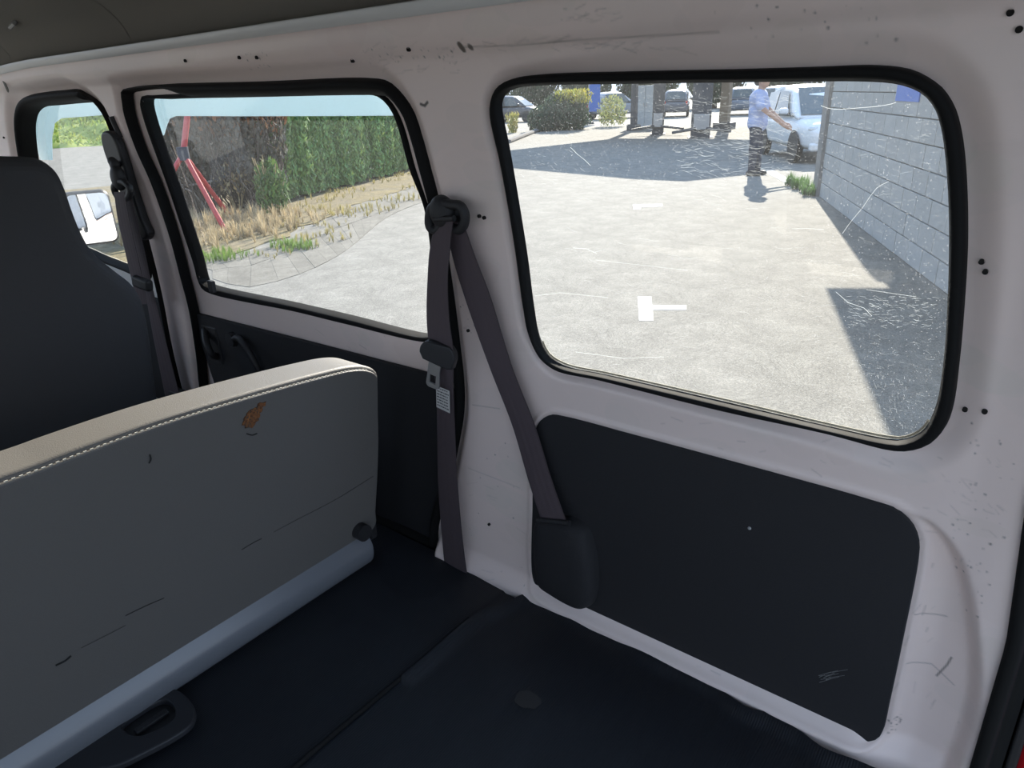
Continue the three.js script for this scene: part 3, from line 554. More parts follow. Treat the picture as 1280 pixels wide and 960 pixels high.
{ // front seat belt on the pillar
  const W = (p, w) => onWall(p, w);
  const t = thing('seat_belt', 'black front seat belt with height slider on the door pillar', 'seat belt');
  const sl = smoothLoop(wall2([[136, 168], [140, 163], [148, 166], [154, 174], [162, 196], [174, 236], [187, 275], [194, 291], [190, 299], [183, 296], [175, 284], [166, 256], [150, 216], [139, 186]], 0.004), 90);
  part('slider_cover', slab(sl.reverse(), 0.022, 0.007, 0.002), mPlastic, t);
  { const a = W([139, 146], 0.004), b = W([151, 172], 0.004); part('slider_rail', rod(a, b, 0.006, 0.006, 8), mPlastic, t); }
  { const q = W([142, 203], 0.045); const k = new THREE.CapsuleGeometry(0.010, 0.012, 5, 12); part('slider_knob', moved(k, q.x, q.y, q.z, 0, 0, 1.1), mPlastic, t); const b = W([149, 206], 0.02); part('knob_stem', rod(q, b, 0.007, 0.007, 10), mPlastic, t); }
  { const q = W([148, 222], 0.045); const cap = new THREE.SphereGeometry(0.026, 20, 12); cap.scale(0.85, 1.15, 0.6); part('bolt_cap', moved(cap, q.x, q.y, q.z), mPlastic, t); }
  const lp = [[143, 236], [146, 229], [156, 228], [163, 236], [161, 245], [154, 248], [146, 244]].map((p) => W(p, 0.05)); part('loop', tube(lp, 0.008, 50, 10, true), mPlastic, t);
  part('webbing', ribbon([[143, 240, .055], [148, 275, .06], [156, 310, .065], [164, 345, .07], [172, 380, .07]].map((p) => W(p, p[2])), [[156, 240, .055], [162, 275, .06], [170, 310, .065], [178, 345, .07], [184, 380, .07]].map((p) => W(p, p[2]))), mBelt, t);
  part('webbing', ribbon([[155, 246, .035], [163, 280, .035], [171, 318, .035], [181, 360, .035], [192, 420, .035], [208, 500, .03]].map((p) => W(p, p[2])), [[164, 244, .035], [173, 280, .035], [182, 318, .035], [191, 360, .035], [206, 420, .035], [226, 498, .03]].map((p) => W(p, p[2]))), mBelt, t);
  { const q = W([178, 354], 0.075); part('tongue', moved(rbox(0.06, 0.03, 0.02, 0.008, 3), q.x, q.y, q.z, 0, 0.2, -0.2), mPlastic, t); }
  { const q = W([228, 498], 0.02); part('lower_anchor', moved(rbox(0.10, 0.05, 0.03, 0.012, 3), q.x, q.y, q.z), mPlastic, t); }
}

function cushionBack(loop, thick, bevel) {                      // outline (z, y) swept forward, rounded at both faces
  const shape = new THREE.Shape(offsetLoop(loop, bevel).map((p) => p.clone()));
  const g = new THREE.ExtrudeGeometry(shape, { depth: thick - 2 * bevel, bevelEnabled: true, bevelSize: bevel, bevelThickness: bevel, bevelSegments: 6 });
  const p = g.attributes.position;                               // (z, y, depth) -> (x, y, z); rear face at x = 0
  for (let i = 0; i < p.count; i++) { const z = p.getX(i), y = p.getY(i), d = p.getZ(i) + bevel; p.setXYZ(i, d - thick, y, z); }
  g.computeVertexNormals(); return g;
}
const leanX = (g, x0, k, y0 = 0) => { const p = g.attributes.position; for (let i = 0; i < p.count; i++) p.setX(i, p.getX(i) + x0 + k * (p.getY(i) - y0)); g.computeVertexNormals(); return g; };

{ // bench seat back seen from behind
  const K = 0.14, X0 = -1.0;                                     // rear face leans back: x = X0 + K y
  const onBack = (p) => { let x = X0, q; for (let i = 0; i < 12; i++) { q = atX(p, x); x = X0 + K * q.y; } return V2(q.z, q.y); };
  const top = [[475, 560], [479, 510], [480, 478], [474, 462], [462, 453], [440, 451.5], [400, 458], [300, 481], [200, 513], [100, 547], [0, 583]].map(onBack);
  const ZL = 0.79, yTop = top[top.length - 1].y;
    const t = thing('bench_seat', 'grey vinyl folding bench seat with sunlit stitched top edge', 'bench seat');
  const inner = smoothLoop([V2(0.094, 0.08), V2(0.09, 0.12), ...[[473, 560], [476.5, 510], [476, 482], [470, 469], [458, 463], [440, 463], [400, 472], [300, 500], [200, 531], [100, 567], [0, 605]].map(onBack).slice(0, 10).map((p) => V2(Math.max(p.x, 0.08), p.y)), V2(0.62, yTop - 0.022), V2(0.72, yTop - 0.026), V2(ZL - 0.024, yTop - 0.05), V2(ZL - 0.018, yTop - 0.11), V2(ZL - 0.018, 0.3), V2(ZL - 0.018, 0.08), V2(0.5, 0.075)], 260);
  const body = leanX(cushionBack(offsetLoop(inner, -0.007), 0.088, 0.009), X0 - 0.002, K); part('backrest', body, mVinyl, t, 'grey vinyl top and sides of the backrest');
  const rp = leanX(cushionBack(inner, 0.012, 0.004), X0 + 0.003, K);
  const rear = part('rear_panel', rp, mVinyl, t, 'grey vinyl back of the seat');
  const st = [], lp = offsetLoop(inner, -0.0015), run = smoothLoop(lp, 520);
  for (let i = 0; i < run.length; i += 2) { const a = run[i], b = run[i + 1] ?? run[0]; if (a.y < 0.41 || a.x < 0.105) continue; st.push(rod(V3(X0 + 0.0030 + K * a.y, a.y, a.x), V3(X0 + 0.0030 + K * b.y, b.y, b.x), 0.0011, 0.0011, 5)); }
  const sg = part('stitching', merge(st), M({ color: lin(0.55, 0.53, 0.46), roughness: 0.9 }), t, 'pale seam stitches'); sg.userData.kind = 'stuff';
  // torn patch, tear and long crease marks on the vinyl
  const patch = smoothLoop([[302, 531], [306, 517], [314, 510], [324, 503], [330, 501], [326, 510], [321, 522], [315, 532], [308, 534]].map(onBack), 50);
  const jag = patch.map((p) => V2(p.x + rr(-0.002, 0.002), p.y + rr(-0.002, 0.002)));
  const foam = canvasTex(64, 64, (c) => { c.fillStyle = 'rgb(120,78,46)'; c.fillRect(0, 0, 64, 64); for (let i = 0; i < 260; i++) { c.fillStyle = ['rgba(168,112,62,.6)', 'rgba(70,44,28,.6)', 'rgba(60,58,60,.7)'][i % 3]; c.fillRect(rr(0, 64), rr(0, 64), rr(1, 6), rr(1, 5)); } });
  const fg = leanX(cushionBack(jag, 0.0024, 0.0006), X0 + 0.0055, K); { const p = fg.attributes.position, uv = fg.attributes.uv; for (let i = 0; i < p.count; i++) uv.setXY(i, p.getZ(i) * 22, p.getY(i) * 22); }
  part('torn_patch', fg, M({ map: foam, roughness: 0.95 }), rear, 'brown worn patch in the vinyl');
  const mark = (list, r) => { const a = list.map(onBack).map((p) => V3(X0 + 0.0050 + K * p.y, p.y, p.x)); return tube(a, r, 30, 5); };
  const marks = part('crease_marks', merge([mark([[185, 567], [186.5, 573], [184, 578]], 0.001), mark([[306, 541], [313, 543], [319, 541]], 0.0009), mark([[300, 686], [315, 677], [325, 672]], 0.0005), mark([[340, 664], [370, 648], [420, 622], [465, 594]], 0.0003), mark([[155, 768], [180, 756], [203, 746]], 0.0005), mark([[68, 830], [80, 824], [87, 818]], 0.0012), mark([[100, 808], [130, 793], [155, 780]], 0.0003)]), M({ color: lin(0.02, 0.02, 0.02), roughness: 0.9 }), rear); marks.userData.kind = 'stuff';
  // rounded foot of the seat back and hinge
  const sec = [[-0.008, 0.105], [0.006, 0.100], [0.020, 0.088], [0.034, 0.066], [0.041, 0.048], [0.040, 0.030], [0.034, 0.016], [0.022, 0.008], [-0.03, 0.006], [-0.08, 0.006], [-0.08, 0.105]];
  const fs = new THREE.Shape([...smoothPath(sec.slice(0, 8).map(([x, y]) => V3(x, y, 0)), 40).map((q) => V2(q.x, q.y)), ...sec.slice(8).map(([x, y]) => V2(x, y))]); const fo = new THREE.ExtrudeGeometry(fs, { depth: 0.66, bevelEnabled: true, bevelSize: 0.004, bevelThickness: 0.006, bevelSegments: 2, steps: 1 }); fo.translate(-1.018, 0.0, 0.118);
  part('foot_roll', fo, P({ color: lin(0.17, 0.18, 0.20), roughness: 0.3, clearcoat: 0.6, clearcoatRoughness: 0.25 }), t, 'smooth grey flap rolling onto the floor');
  { const q = onBack([447, 662]); const h = new THREE.CylinderGeometry(0.017, 0.017, 0.03, 20); h.rotateX(Math.PI / 2); h.rotateY(Math.PI / 2); part('hinge_cover', moved(h, X0 + 0.008 + K * q.y, q.y, q.x), mPlastic, t); part('hinge_bracket', moved(rbox(0.05, 0.06, 0.02, 0.006), X0 - 0.02, 0.075, 0.09), mPlastic, t); }
  part('seat_cushion', moved(rbox(0.44, 0.14, 0.70, 0.04, 4), -1.33, 0.20, 0.44), mVinyl, t);
  part('seat_frame', moved(rbox(0.40, 0.12, 0.62, 0.01), -1.32, 0.06, 0.44), mPlastic, t);
}

{ // front seat
  const X = -1.65, R0 = [[0, 196.5], [30, 196.5], [52, 198], [66, 205], [78, 217], [88, 238], [96, 262], [108, 292], [122, 316], [150, 340], [170, 356], [182, 374], [189, 398], [194, 430], [200, 480], [206, 520]].map((p) => { const q = atX(p, X); return V2(q.z, q.y); });
  const zc = 0.445, last = R0[R0.length - 1], half = [...R0.filter((p) => p.x < zc - 0.02), V2(last.x, 0.10), V2(last.x + 0.01, 0.02)];
  const loop = smoothLoop([...half, ...half.slice().reverse().map((p) => V2(2 * zc - p.x, p.y))], 220);
  const t = thing('front_seat', 'dark grey high back front seat beside the door pillar', 'car seat');
  const g = cushionBack(loop, 0.13, 0.035); { const p = g.attributes.position; for (let i = 0; i < p.count; i++) p.setX(i, p.getX(i) + X); g.computeVertexNormals(); }
  part('backrest', g, mFrontSeat, t);
  part('seat_cushion', moved(rbox(0.46, 0.16, 0.52, 0.05, 4), -1.98, 0.13, zc), mFrontSeat, t);
  part('seat_base', moved(rbox(0.40, 0.08, 0.40, 0.02), -1.98, 0.025, zc), mPlastic, t);
}

{ // rubber mats
  const edgePx = [[592, 776], [598, 768], [615, 764], [635, 756], [655, 747], [668, 746], [690, 757], [716, 772], [745, 781], [785, 803], [812, 825], [850, 840], [895, 863], [935, 890], [960, 896], [1000, 918], [1030, 940], [1075, 958], [1110, 975]];
  const ep = edgePx.map((p) => atY(p, 0.003)), outline = [...smoothPath(ep, 90).map((q) => V2(q.x, q.z)), V2(0.02, 0.08), V2(0.02, 1.20), V2(-0.708, 1.20), V2(-0.708, 0.13)];
  const hgt = (x, z) => 0.003 + 0.004 * noise.noise(x * 5, 1.3, z * 5) + 0.0025 * noise.noise(x * 16, 4.1, z * 14);
  const mat = (x0, x1, z0, z1, inside, step) => { const g = sheet(x0, x1, z0, z1, step, inside, (x, z) => { const d = 0; return -(hgt(x, z) + d); }); g.rotateX(Math.PI / 2); return g; };
  const m1 = mat(-0.72, 0.05, -0.02, 1.2, (x, z) => sdf(outline, x, z) < 0.001, 0.005); m1.computeVertexNormals();
  const bent = m1.attributes.position; for (let i = 0; i < bent.count; i++) { const x = bent.getX(i), z = bent.getZ(i), s0 = sdf(outline, x, z); if (z < 0.35 && s0 > -0.005) { const h = 5e-4, gx = (sdf(outline, x + h, z) - s0) / h, gz = (sdf(outline, x, z + h) - s0) / h; bent.setX(i, x - gx * s0); bent.setZ(i, z - gz * s0); } } for (let i = 0; i < bent.count; i++) { const x = bent.getX(i), z = bent.getZ(i), s = sdf(outline, x, z); bent.setY(i, bent.getY(i) + 0.010 * sm((s + 0.03) / 0.03) * (z < 0.3 ? 1 : 0)); } m1.computeVertexNormals();
  const r = thing('rubber_mat', 'black ribbed rubber mat with wavy edge along the cargo side', 'floor mat');
  part('mat_sheet', m1, mMat, r);
  { const pts = []; const n = 40, q = atY([660, 874], 0.006); for (let i = 0; i < n; i++) { const a = i / n * 6.283, k = 1 + 0.25 * noise.noise(Math.cos(a) * 1.5, 7.7, Math.sin(a) * 1.5); pts.push(V2(q.x + Math.cos(a) * 0.022 * k, q.z + Math.sin(a) * 0.017 * k)); }
    const s = new THREE.Shape(pts), g = new THREE.ExtrudeGeometry(s, { depth: 0.0008, bevelEnabled: false }); g.rotateX(Math.PI / 2); g.translate(0, hgt(q.x, q.z) + 0.0022, 0); part('stain', g, M({ color: lin(0.034, 0.031, 0.030), roughness: 0.95 }), r, 'pale dried stain'); }
  const f = thing('rubber_mat', 'black rubber floor mat between the bench seat and the cargo mat', 'floor mat');
  const m2 = mat(-1.62, -0.60, 0.006, 1.2, (x, z) => x < -0.712 || z < 0.17, 0.006); { const p = m2.attributes.position; for (let i = 0; i < p.count; i++) if (p.getX(i) > -0.712) p.setY(i, p.getY(i) - 0.0035); m2.computeVertexNormals(); } part('mat_sheet', m2, mMat, f);
  const e = []; for (let i = 0; i <= 24; i++) { const z = lerp(0.125, 1.2, i / 24); e.push(V3(-0.711 + 0.002 * noise.noise(z * 6, 3, 1), 0.006 + 0.002 * noise.noise(z * 5, 1, 2), z)); }
  part('edge_bead', tube(e, 0.0042, 80, 8), mRubber, f, 'glossy beaded edge');
  // moulded seat striker tray in front of the mats
  const tr = thing('striker_tray', 'dark moulded plastic tray with two wells behind the bench seat', 'plastic tray');
  const A = [[215, 868], [238, 884], [243, 898], [236, 912], [180, 945], [140, 962], [60, 965], [90, 940], [130, 915], [170, 890]].map((p) => atY(p, 0.012)).map((q) => V2(q.x, q.z));
  const hole1 = smoothLoop([[168, 898], [205, 878], [222, 888], [219, 905], [190, 922], [178, 926], [160, 924], [152, 912]].map((p) => atY(p, 0.012)).map((q) => V2(q.x, q.z)), 50), hole2 = smoothLoop([[78, 948], [118, 930], [136, 936], [140, 950], [120, 962], [80, 964]].map((p) => atY(p, 0.012)).map((q) => V2(q.x, q.z)), 50);
  const ts = new THREE.Shape(smoothLoop(A, 100)); ts.holes.push(new THREE.Path(hole1), new THREE.Path(hole2));
  const tg = new THREE.ExtrudeGeometry(ts, { depth: 0.006, bevelEnabled: true, bevelSize: 0.003, bevelThickness: 0.003, bevelSegments: 2 }); tg.rotateX(Math.PI / 2); tg.translate(0, 0.018, 0);
  part('frame', tg, M({ color: lin(0.022, 0.023, 0.027), roughness: 0.55 }), tr);
  for (const h of [hole1, hole2]) { const b = new THREE.ShapeGeometry(new THREE.Shape(offsetLoop(h, -0.002))); b.rotateX(Math.PI / 2); b.translate(0, 0.0085, 0); part('well', b, mPlastic, tr); const c = h.reduce((a, p) => a.add(p), V2(0, 0)).divideScalar(h.length); part('striker_bar', moved(rbox(0.012, 0.006, 0.05, 0.002), c.x, 0.013, c.y), mPlastic, tr); }
  { const q = atY([157, 944], 0.022); const rg = new THREE.TorusGeometry(0.007, 0.002, 8, 20); rg.rotateX(Math.PI / 2); part('screw_seat', moved(rg, q.x, 0.0185, q.z), mPlastic, tr); }
}

// ---------------------------------------------------------------- outside
const flatUV = (g, s = 1) => { const p = g.attributes.position, uv = new Float32Array(p.count * 2); for (let i = 0; i < p.count; i++) { uv[2 * i] = p.getX(i) * s; uv[2 * i + 1] = p.getZ(i) * s; } g.setAttribute('uv', new THREE.Float32BufferAttribute(uv, 2)); return g; };
function groundPoly(pts, y, depth = 0.01) { // pts: Vector2 (x, z)
  const l = area2(pts) < 0 ? pts.slice().reverse() : pts;
  const g = new THREE.ExtrudeGeometry(new THREE.Shape(l.map((p) => p.clone())), { depth, bevelEnabled: false }); g.rotateX(Math.PI / 2); g.translate(0, y, 0); return flatUV(g);
}
const g2 = (p) => { const q = gnd(p); return V2(q.x, q.z); };
{
  const g = new THREE.PlaneGeometry(200, 200, 1, 1); g.rotateX(-Math.PI / 2); g.translate(-20, GROUND, -20);
  struct('ground', flatUV(g), M({ map: rep(asphaltTex, 0.9), color: lin(0.70, 0.70, 0.69), roughness: 0.95, bumpMap: rep(grainTex, 3), bumpScale: 0.004 }), 'pale sunlit asphalt yard outside the van', 'ground');
  const verge = [[235, 330], [262, 322], [300, 316], [340, 302], [385, 283], [430, 264], [470, 249], [505, 237], [540, 224], [560, 216]].map(g2);
  const vp = [...smoothPath(verge.map((p) => V3(p.x, 0, p.y)), 60).map((q) => V2(q.x + 0.16 * noise.noise(q.x * 3, 1, q.z * 3), q.z + 0.16 * noise.noise(q.z * 3, 5, q.x * 3))), V2(-11.3, -13.6), V2(-14.5, -13.4), V2(-17, -4), V2(-17, 3), V2(-8.5, 1)];
  struct('verge', groundPoly(vp, GROUND + 0.012, 0.02), M({ map: rep(dirtTex, 0.35), roughness: 1, bumpMap: rep(grainTex, 2), bumpScale: 0.02, color: lin(0.85, 0.82, 0.78) }), 'dry brown verge in front of the conifer hedge', 'verge');
  // broken edge of the asphalt beside the verge, slab by slab
  const br = structGroup('path', 'cracked old asphalt edge with grass growing through', 'path');
  const inner = smoothPath(verge.map((p) => V3(p.x, 0, p.y)), 26), outer = smoothPath([[262, 352], [300, 362], [345, 350], [395, 326], [440, 300], [490, 272], [535, 249], [560, 238]].map(g2).map((p) => V3(p.x, 0, p.y)), 26);
  const mOld = [0.58, 0.62, 0.54].map((k) => M({ map: rep(asphaltTex, 1.3), color: lin(k, k * 0.98, k * 0.93), roughness: 1 }));
  for (let i = 0; i < 26; i++) for (let k = 0; k < 2; k++) {
    const P4 = [[i, k], [i + 1, k], [i + 1, k + 1], [i, k + 1]].map(([a, b]) => { const t = b / 2, h = Math.sin(a * 12.9 + b * 78.2), g = Math.sin(a * 37.7 + b * 11.3); const q = inner[a].clone().lerp(outer[a], t); return V2(q.x + 0.13 * h, q.z + 0.13 * g); });
    const c = P4.reduce((s, p) => s.add(p), V2(0, 0)).divideScalar(4); const l = P4.map((p) => p.clone().lerp(c, 0.004 + 0.02 * rnd()));
    part('asphalt_slab', groundPoly(l, GROUND + 0.003 + 0.004 * rnd(), 0.02), mOld[(i + k) % 3], br);
  }
}

// parking marks
const mWhiteLine = M({ color: lin(0.82, 0.82, 0.80), roughness: 0.9 });
for (const [lab, sq, bar] of [['larger white T shaped parking mark on the sunlit asphalt', [[797, 371], [814, 371], [817, 401], [799, 401]], [[815.5, 382], [858, 382], [858, 387.5], [815.5, 387.5]]], ['smaller white T shaped parking mark farther out on the asphalt', [[791, 256], [800, 256], [801, 261.5], [792, 262]], [[800, 256], [828, 255], [828, 258], [800, 259]]]]) {
  const t = thing('parking_mark', lab, 'parking mark');
  part('square', groundPoly(sq.map(g2), GROUND + 0.003, 0.003), mWhiteLine, t); part('bar', groundPoly(bar.map(g2), GROUND + 0.003, 0.003), mWhiteLine, t);
}
solo('painted_line', groundPoly([[954, 214], [966, 213], [993, 228], [988, 232]].map(g2), GROUND + 0.006, 0.006), mWhiteLine, 'short white painted line at the feet of the person', 'painted line');

// ---- block wall building
{
  const u = V2(0.43, 0.903).normalize(), n = V2(-u.y, u.x), c0 = V2(-2.98, -10.15);   // along the wall toward the van; n faces the yard
  const Wd = (s, h, o) => V3(c0.x + u.x * s + n.x * o, GROUND + h, c0.y + u.y * s + n.y * o);
  const ry = Math.atan2(-u.y, u.x);
  const b = thing('block_building', 'grey concrete block building standing in its own shade beside the yard', 'building');
  const boxAt = (s0, s1, h0, h1, o0, o1) => { const g = new THREE.BoxGeometry(s1 - s0, h1 - h0, o1 - o0); g.rotateY(ry); const q = Wd((s0 + s1) / 2, (h0 + h1) / 2, (o0 + o1) / 2); g.translate(q.x, q.y, q.z); return g; };
  const mCore = M({ color: lin(0.16, 0.16, 0.155), roughness: 1 }), mBlk = [0.41, 0.425, 0.395].map((k) => M({ color: lin(k * 0.96, k, k), roughness: 1, bumpMap: rep(grainTex, 4), bumpScale: 0.003 }));
  part('core', boxAt(0, 9.2, -0.02, 2.56, -5, -0.022), mCore, b);
  const bg = [0.39, 0.19].map((l) => { const g = new RoundedBoxGeometry(l, 0.192, 0.034, 1, 0.006); g.rotateY(ry); return g; });
  for (let r = 0; r < 11; r++) for (let k = 0; k < 24; k++) {
    const half = r % 2 && k === 0, s = r % 2 ? (k === 0 ? 0.1 : 0.4 * k) : 0.2 + 0.4 * k; if (s > 9.2) continue;
    const q = Wd(s, 0.1 + 0.2 * r, -0.012 + rr(-0.0015, 0.0015)); const m = part('block', bg[half ? 1 : 0], mBlk[Math.floor(rnd() * 3)], b); m.position.copy(q);
  }
  part('upper_wall', boxAt(0, 9.2, 2.2, 2.56, -0.022, 0.004), mBlk[0], b);
  part('corner_pilaster', boxAt(-0.22, 0.12, -0.02, 2.56, -0.3, 0.05), M({ color: lin(0.24, 0.235, 0.225), roughness: 1, bumpMap: rep(grainTex, 3), bumpScale: 0.004 }), b, 'rough grey corner pillar');
  const back = 2.6 / Math.tan(SUN_EL), sx = sunDir.x / Math.cos(SUN_EL), sz = sunDir.z / Math.cos(SUN_EL), e0 = V2(-1.40 + sx * back, -4.88 + sz * back), e1 = V2(e0.x + 0.362 * 9.4, e0.y + 0.932 * 9.4);
  part('roof_eave', groundPoly([e0, e1, V2(e1.x + 5.0, e1.y - 2.6), V2(e0.x + 5.2, e0.y - 3.0)], GROUND + 2.68, 0.12), M({ color: lin(0.2, 0.2, 0.2), roughness: 0.9 }), b);
  // blue sign plate
  const s = thing('wall_sign', 'small plain blue plate fixed on the block wall', 'sign');
  const q0 = (p) => { const d = ray(...p), o = c0, t = ((o.x - EYE.x) * n.x + (o.y - EYE.z) * n.y) / (d.x * n.x + d.z * n.y); return EYE.clone().addScaledVector(d, t); };
  const a = q0([1121, 126]), e = q0([1150, 128]), top = 1.72;
  const sA = (a.x - c0.x) * u.x + (a.z - c0.y) * u.y, sE = (e.x - c0.x) * u.x + (e.z - c0.y) * u.y;
  part('plate', boxAt(sA, sE, a.y - GROUND, top, 0.006, 0.016), M({ color: lin(0.07, 0.16, 0.50), roughness: 0.5 }), s);
  part('bracket', boxAt(sA + 0.05, sE - 0.05, top - 0.05, top - 0.02, 0.0, 0.006), mSteel, s);
}

// ---- foliage helpers
function leaves(n, at, size, col, stretch = 1.6) {             // many small pointed leaves; at(i) -> [position, outward]
  const pos = [], nor = [], clr = [];
  for (let i = 0; i < n; i++) {
    const [p, o] = at(i), s = size * rr(0.6, 1.4), up = V3(rr(-0.6, 0.6), rr(0.3, 1), rr(-0.6, 0.6)).normalize(), side = V3().crossVectors(up, o.clone().add(V3(rr(-0.7, 0.7), rr(-0.7, 0.7), rr(-0.7, 0.7)))).normalize();
    const a = p.clone().addScaledVector(side, -s * 0.5), b = p.clone().addScaledVector(side, s * 0.5), t = p.clone().addScaledVector(up, s * stretch), d = p.clone().addScaledVector(up, -s * stretch * 0.6), nn = V3().crossVectors(b.clone().sub(a), t.clone().sub(a)).normalize();
    const c = col(p); for (const q of [a, b, t, b, a, d]) { pos.push(q.x, q.y, q.z); nor.push(nn.x, nn.y, nn.z); clr.push(...c); }
  }
  const g = new THREE.BufferGeometry(); g.setAttribute('position', new THREE.Float32BufferAttribute(pos, 3)); g.setAttribute('normal', new THREE.Float32BufferAttribute(nor, 3)); g.setAttribute('color', new THREE.Float32BufferAttribute(clr, 3)); return g;
}
const mLeaf = P({ vertexColors: true, roughness: 0.9, transmission: 0.3, thickness: 0 });
const mBark = M({ color: lin(0.09, 0.07, 0.055), roughness: 1 });
const tint = (r, g, b, v = 0.35) => () => { const k = 1 + rr(-v, v), h = rr(-0.15, 0.15); return [r * k * (1 + h), g * k, b * k * (1 - h)]; };
const blobAt = (rx, ry2, rz, y0) => () => { const a = rr(0, 6.283), h = Math.acos(rr(-0.75, 1)), k = Math.pow(rnd(), 0.25) * (1 + 0.2 * noise.noise(Math.cos(a) * 2, h * 2, Math.sin(a) * 2)); const o = V3(Math.sin(h) * Math.cos(a), Math.cos(h), Math.sin(h) * Math.sin(a)); return [V3(o.x * rx * k, y0 + o.y * ry2 * k, o.z * rz * k), o]; };

// ---- conifer hedge: every column its own tree
{
  const H = 2.9, variants = [];
  for (let v = 0; v < 4; v++) {
    const r0 = [0.25, 0.23, 0.265, 0.24][v];
    const rad = (h, a) => r0 * (0.82 + 0.22 * Math.sin(Math.min(1, h / 1.2) * 1.6)) * Math.pow(Math.max(0.02, 1 - h / (H + 0.1)), 0.35) * (1 + 0.30 * noise.noise(Math.cos(a) * 1.6 + v * 9, h * 2.4, Math.sin(a) * 1.6) + 0.16 * noise.noise(Math.cos(a) * 4, h * 6 + v, Math.sin(a) * 4));
    const gl = leaves(5200, () => { const a = rr(0, 6.283), h = rr(0.06, H), r = rad(h, a) * rr(0.78, 1.06); return [V3(Math.cos(a) * r, h, Math.sin(a) * r), V3(Math.cos(a), 0.4, Math.sin(a))]; }, 0.034, tint(0.24, 0.38, 0.13, 0.4), 1.9);
    const cp = [], ci = [], NA = 16, NH = 18; for (let j = 0; j <= NH; j++) for (let i = 0; i <= NA; i++) { const a = i / NA * 6.283, h = 0.05 + j / NH * (H - 0.1), r = rad(h, a) * 0.72; cp.push(Math.cos(a) * r, h, Math.sin(a) * r); }
    for (let j = 0; j < NH; j++) for (let i = 0; i < NA; i++) { const a = j * (NA + 1) + i, b = a + NA + 1; ci.push(a, b, b + 1, a, b + 1, a + 1); }
    variants.push([gl, geoOf(cp, ci)]);
  }
  const mCoreLeaf = M({ color: lin(0.20, 0.31, 0.11), roughness: 1 }), trunk = new THREE.CylinderGeometry(0.05, 0.07, 0.5, 8); trunk.translate(0, 0.2, 0);
  const A = V2(-10.02, -6.1), B = V2(-12.75, -12.9), L = A.distanceTo(B), nT = 17, d = B.clone().sub(A).normalize(), nn = V2(-0.92, 0.38);
  for (let i = 0; i < nT; i++) {
    const s = i / (nT - 1) * L, x = A.x + d.x * s + nn.x * (0.33 + rr(-0.06, 0.06)), z = A.y + d.y * s + nn.y * 0.33;
    const t = thing('conifer', 'dense green columnar conifer in the hedge along the verge', 'conifer', 'conifers of the hedge', [x, GROUND, z], rr(0, 6));
    const [gl, gc] = variants[i % 4]; part('foliage', gl, mLeaf, t); part('inner_foliage', gc, mCoreLeaf, t); part('trunk', trunk, mBark, t); t.scale.set(rr(0.92, 1.1), rr(0.9, 1.08), rr(0.92, 1.1));
  }
}

// ---- withered shrubs beside the hedge
function twigs(n, rx, hy, rz, r) {
  const gs = []; for (let i = 0; i < n; i++) { const a = rr(0, 6.283), k = Math.sqrt(rnd()), b = V3(Math.cos(a) * rx * k * 0.6, 0, Math.sin(a) * rz * k * 0.6); const pts = [b]; let p = b.clone(), dir = V3(rr(-0.5, 0.5), 1, rr(-0.5, 0.5)).normalize(); for (let s = 0; s < 5; s++) { dir.add(V3(rr(-0.6, 0.6), rr(-0.45, 0.35), rr(-0.6, 0.6))).normalize(); p = p.clone().addScaledVector(dir, hy / 4 * rr(0.7, 1.3)); const rl = Math.hypot(p.x / rx, p.z / rz); if (rl > 1) { p.x /= rl; p.z /= rl; dir.x *= -0.4; dir.z *= -0.4; } p.y = Math.min(p.y, hy); p.y = Math.max(0.05, p.y); pts.push(p); } gs.push(tube(pts, r * rr(0.5, 1.3), 10, 4)); } return merge(gs);
}
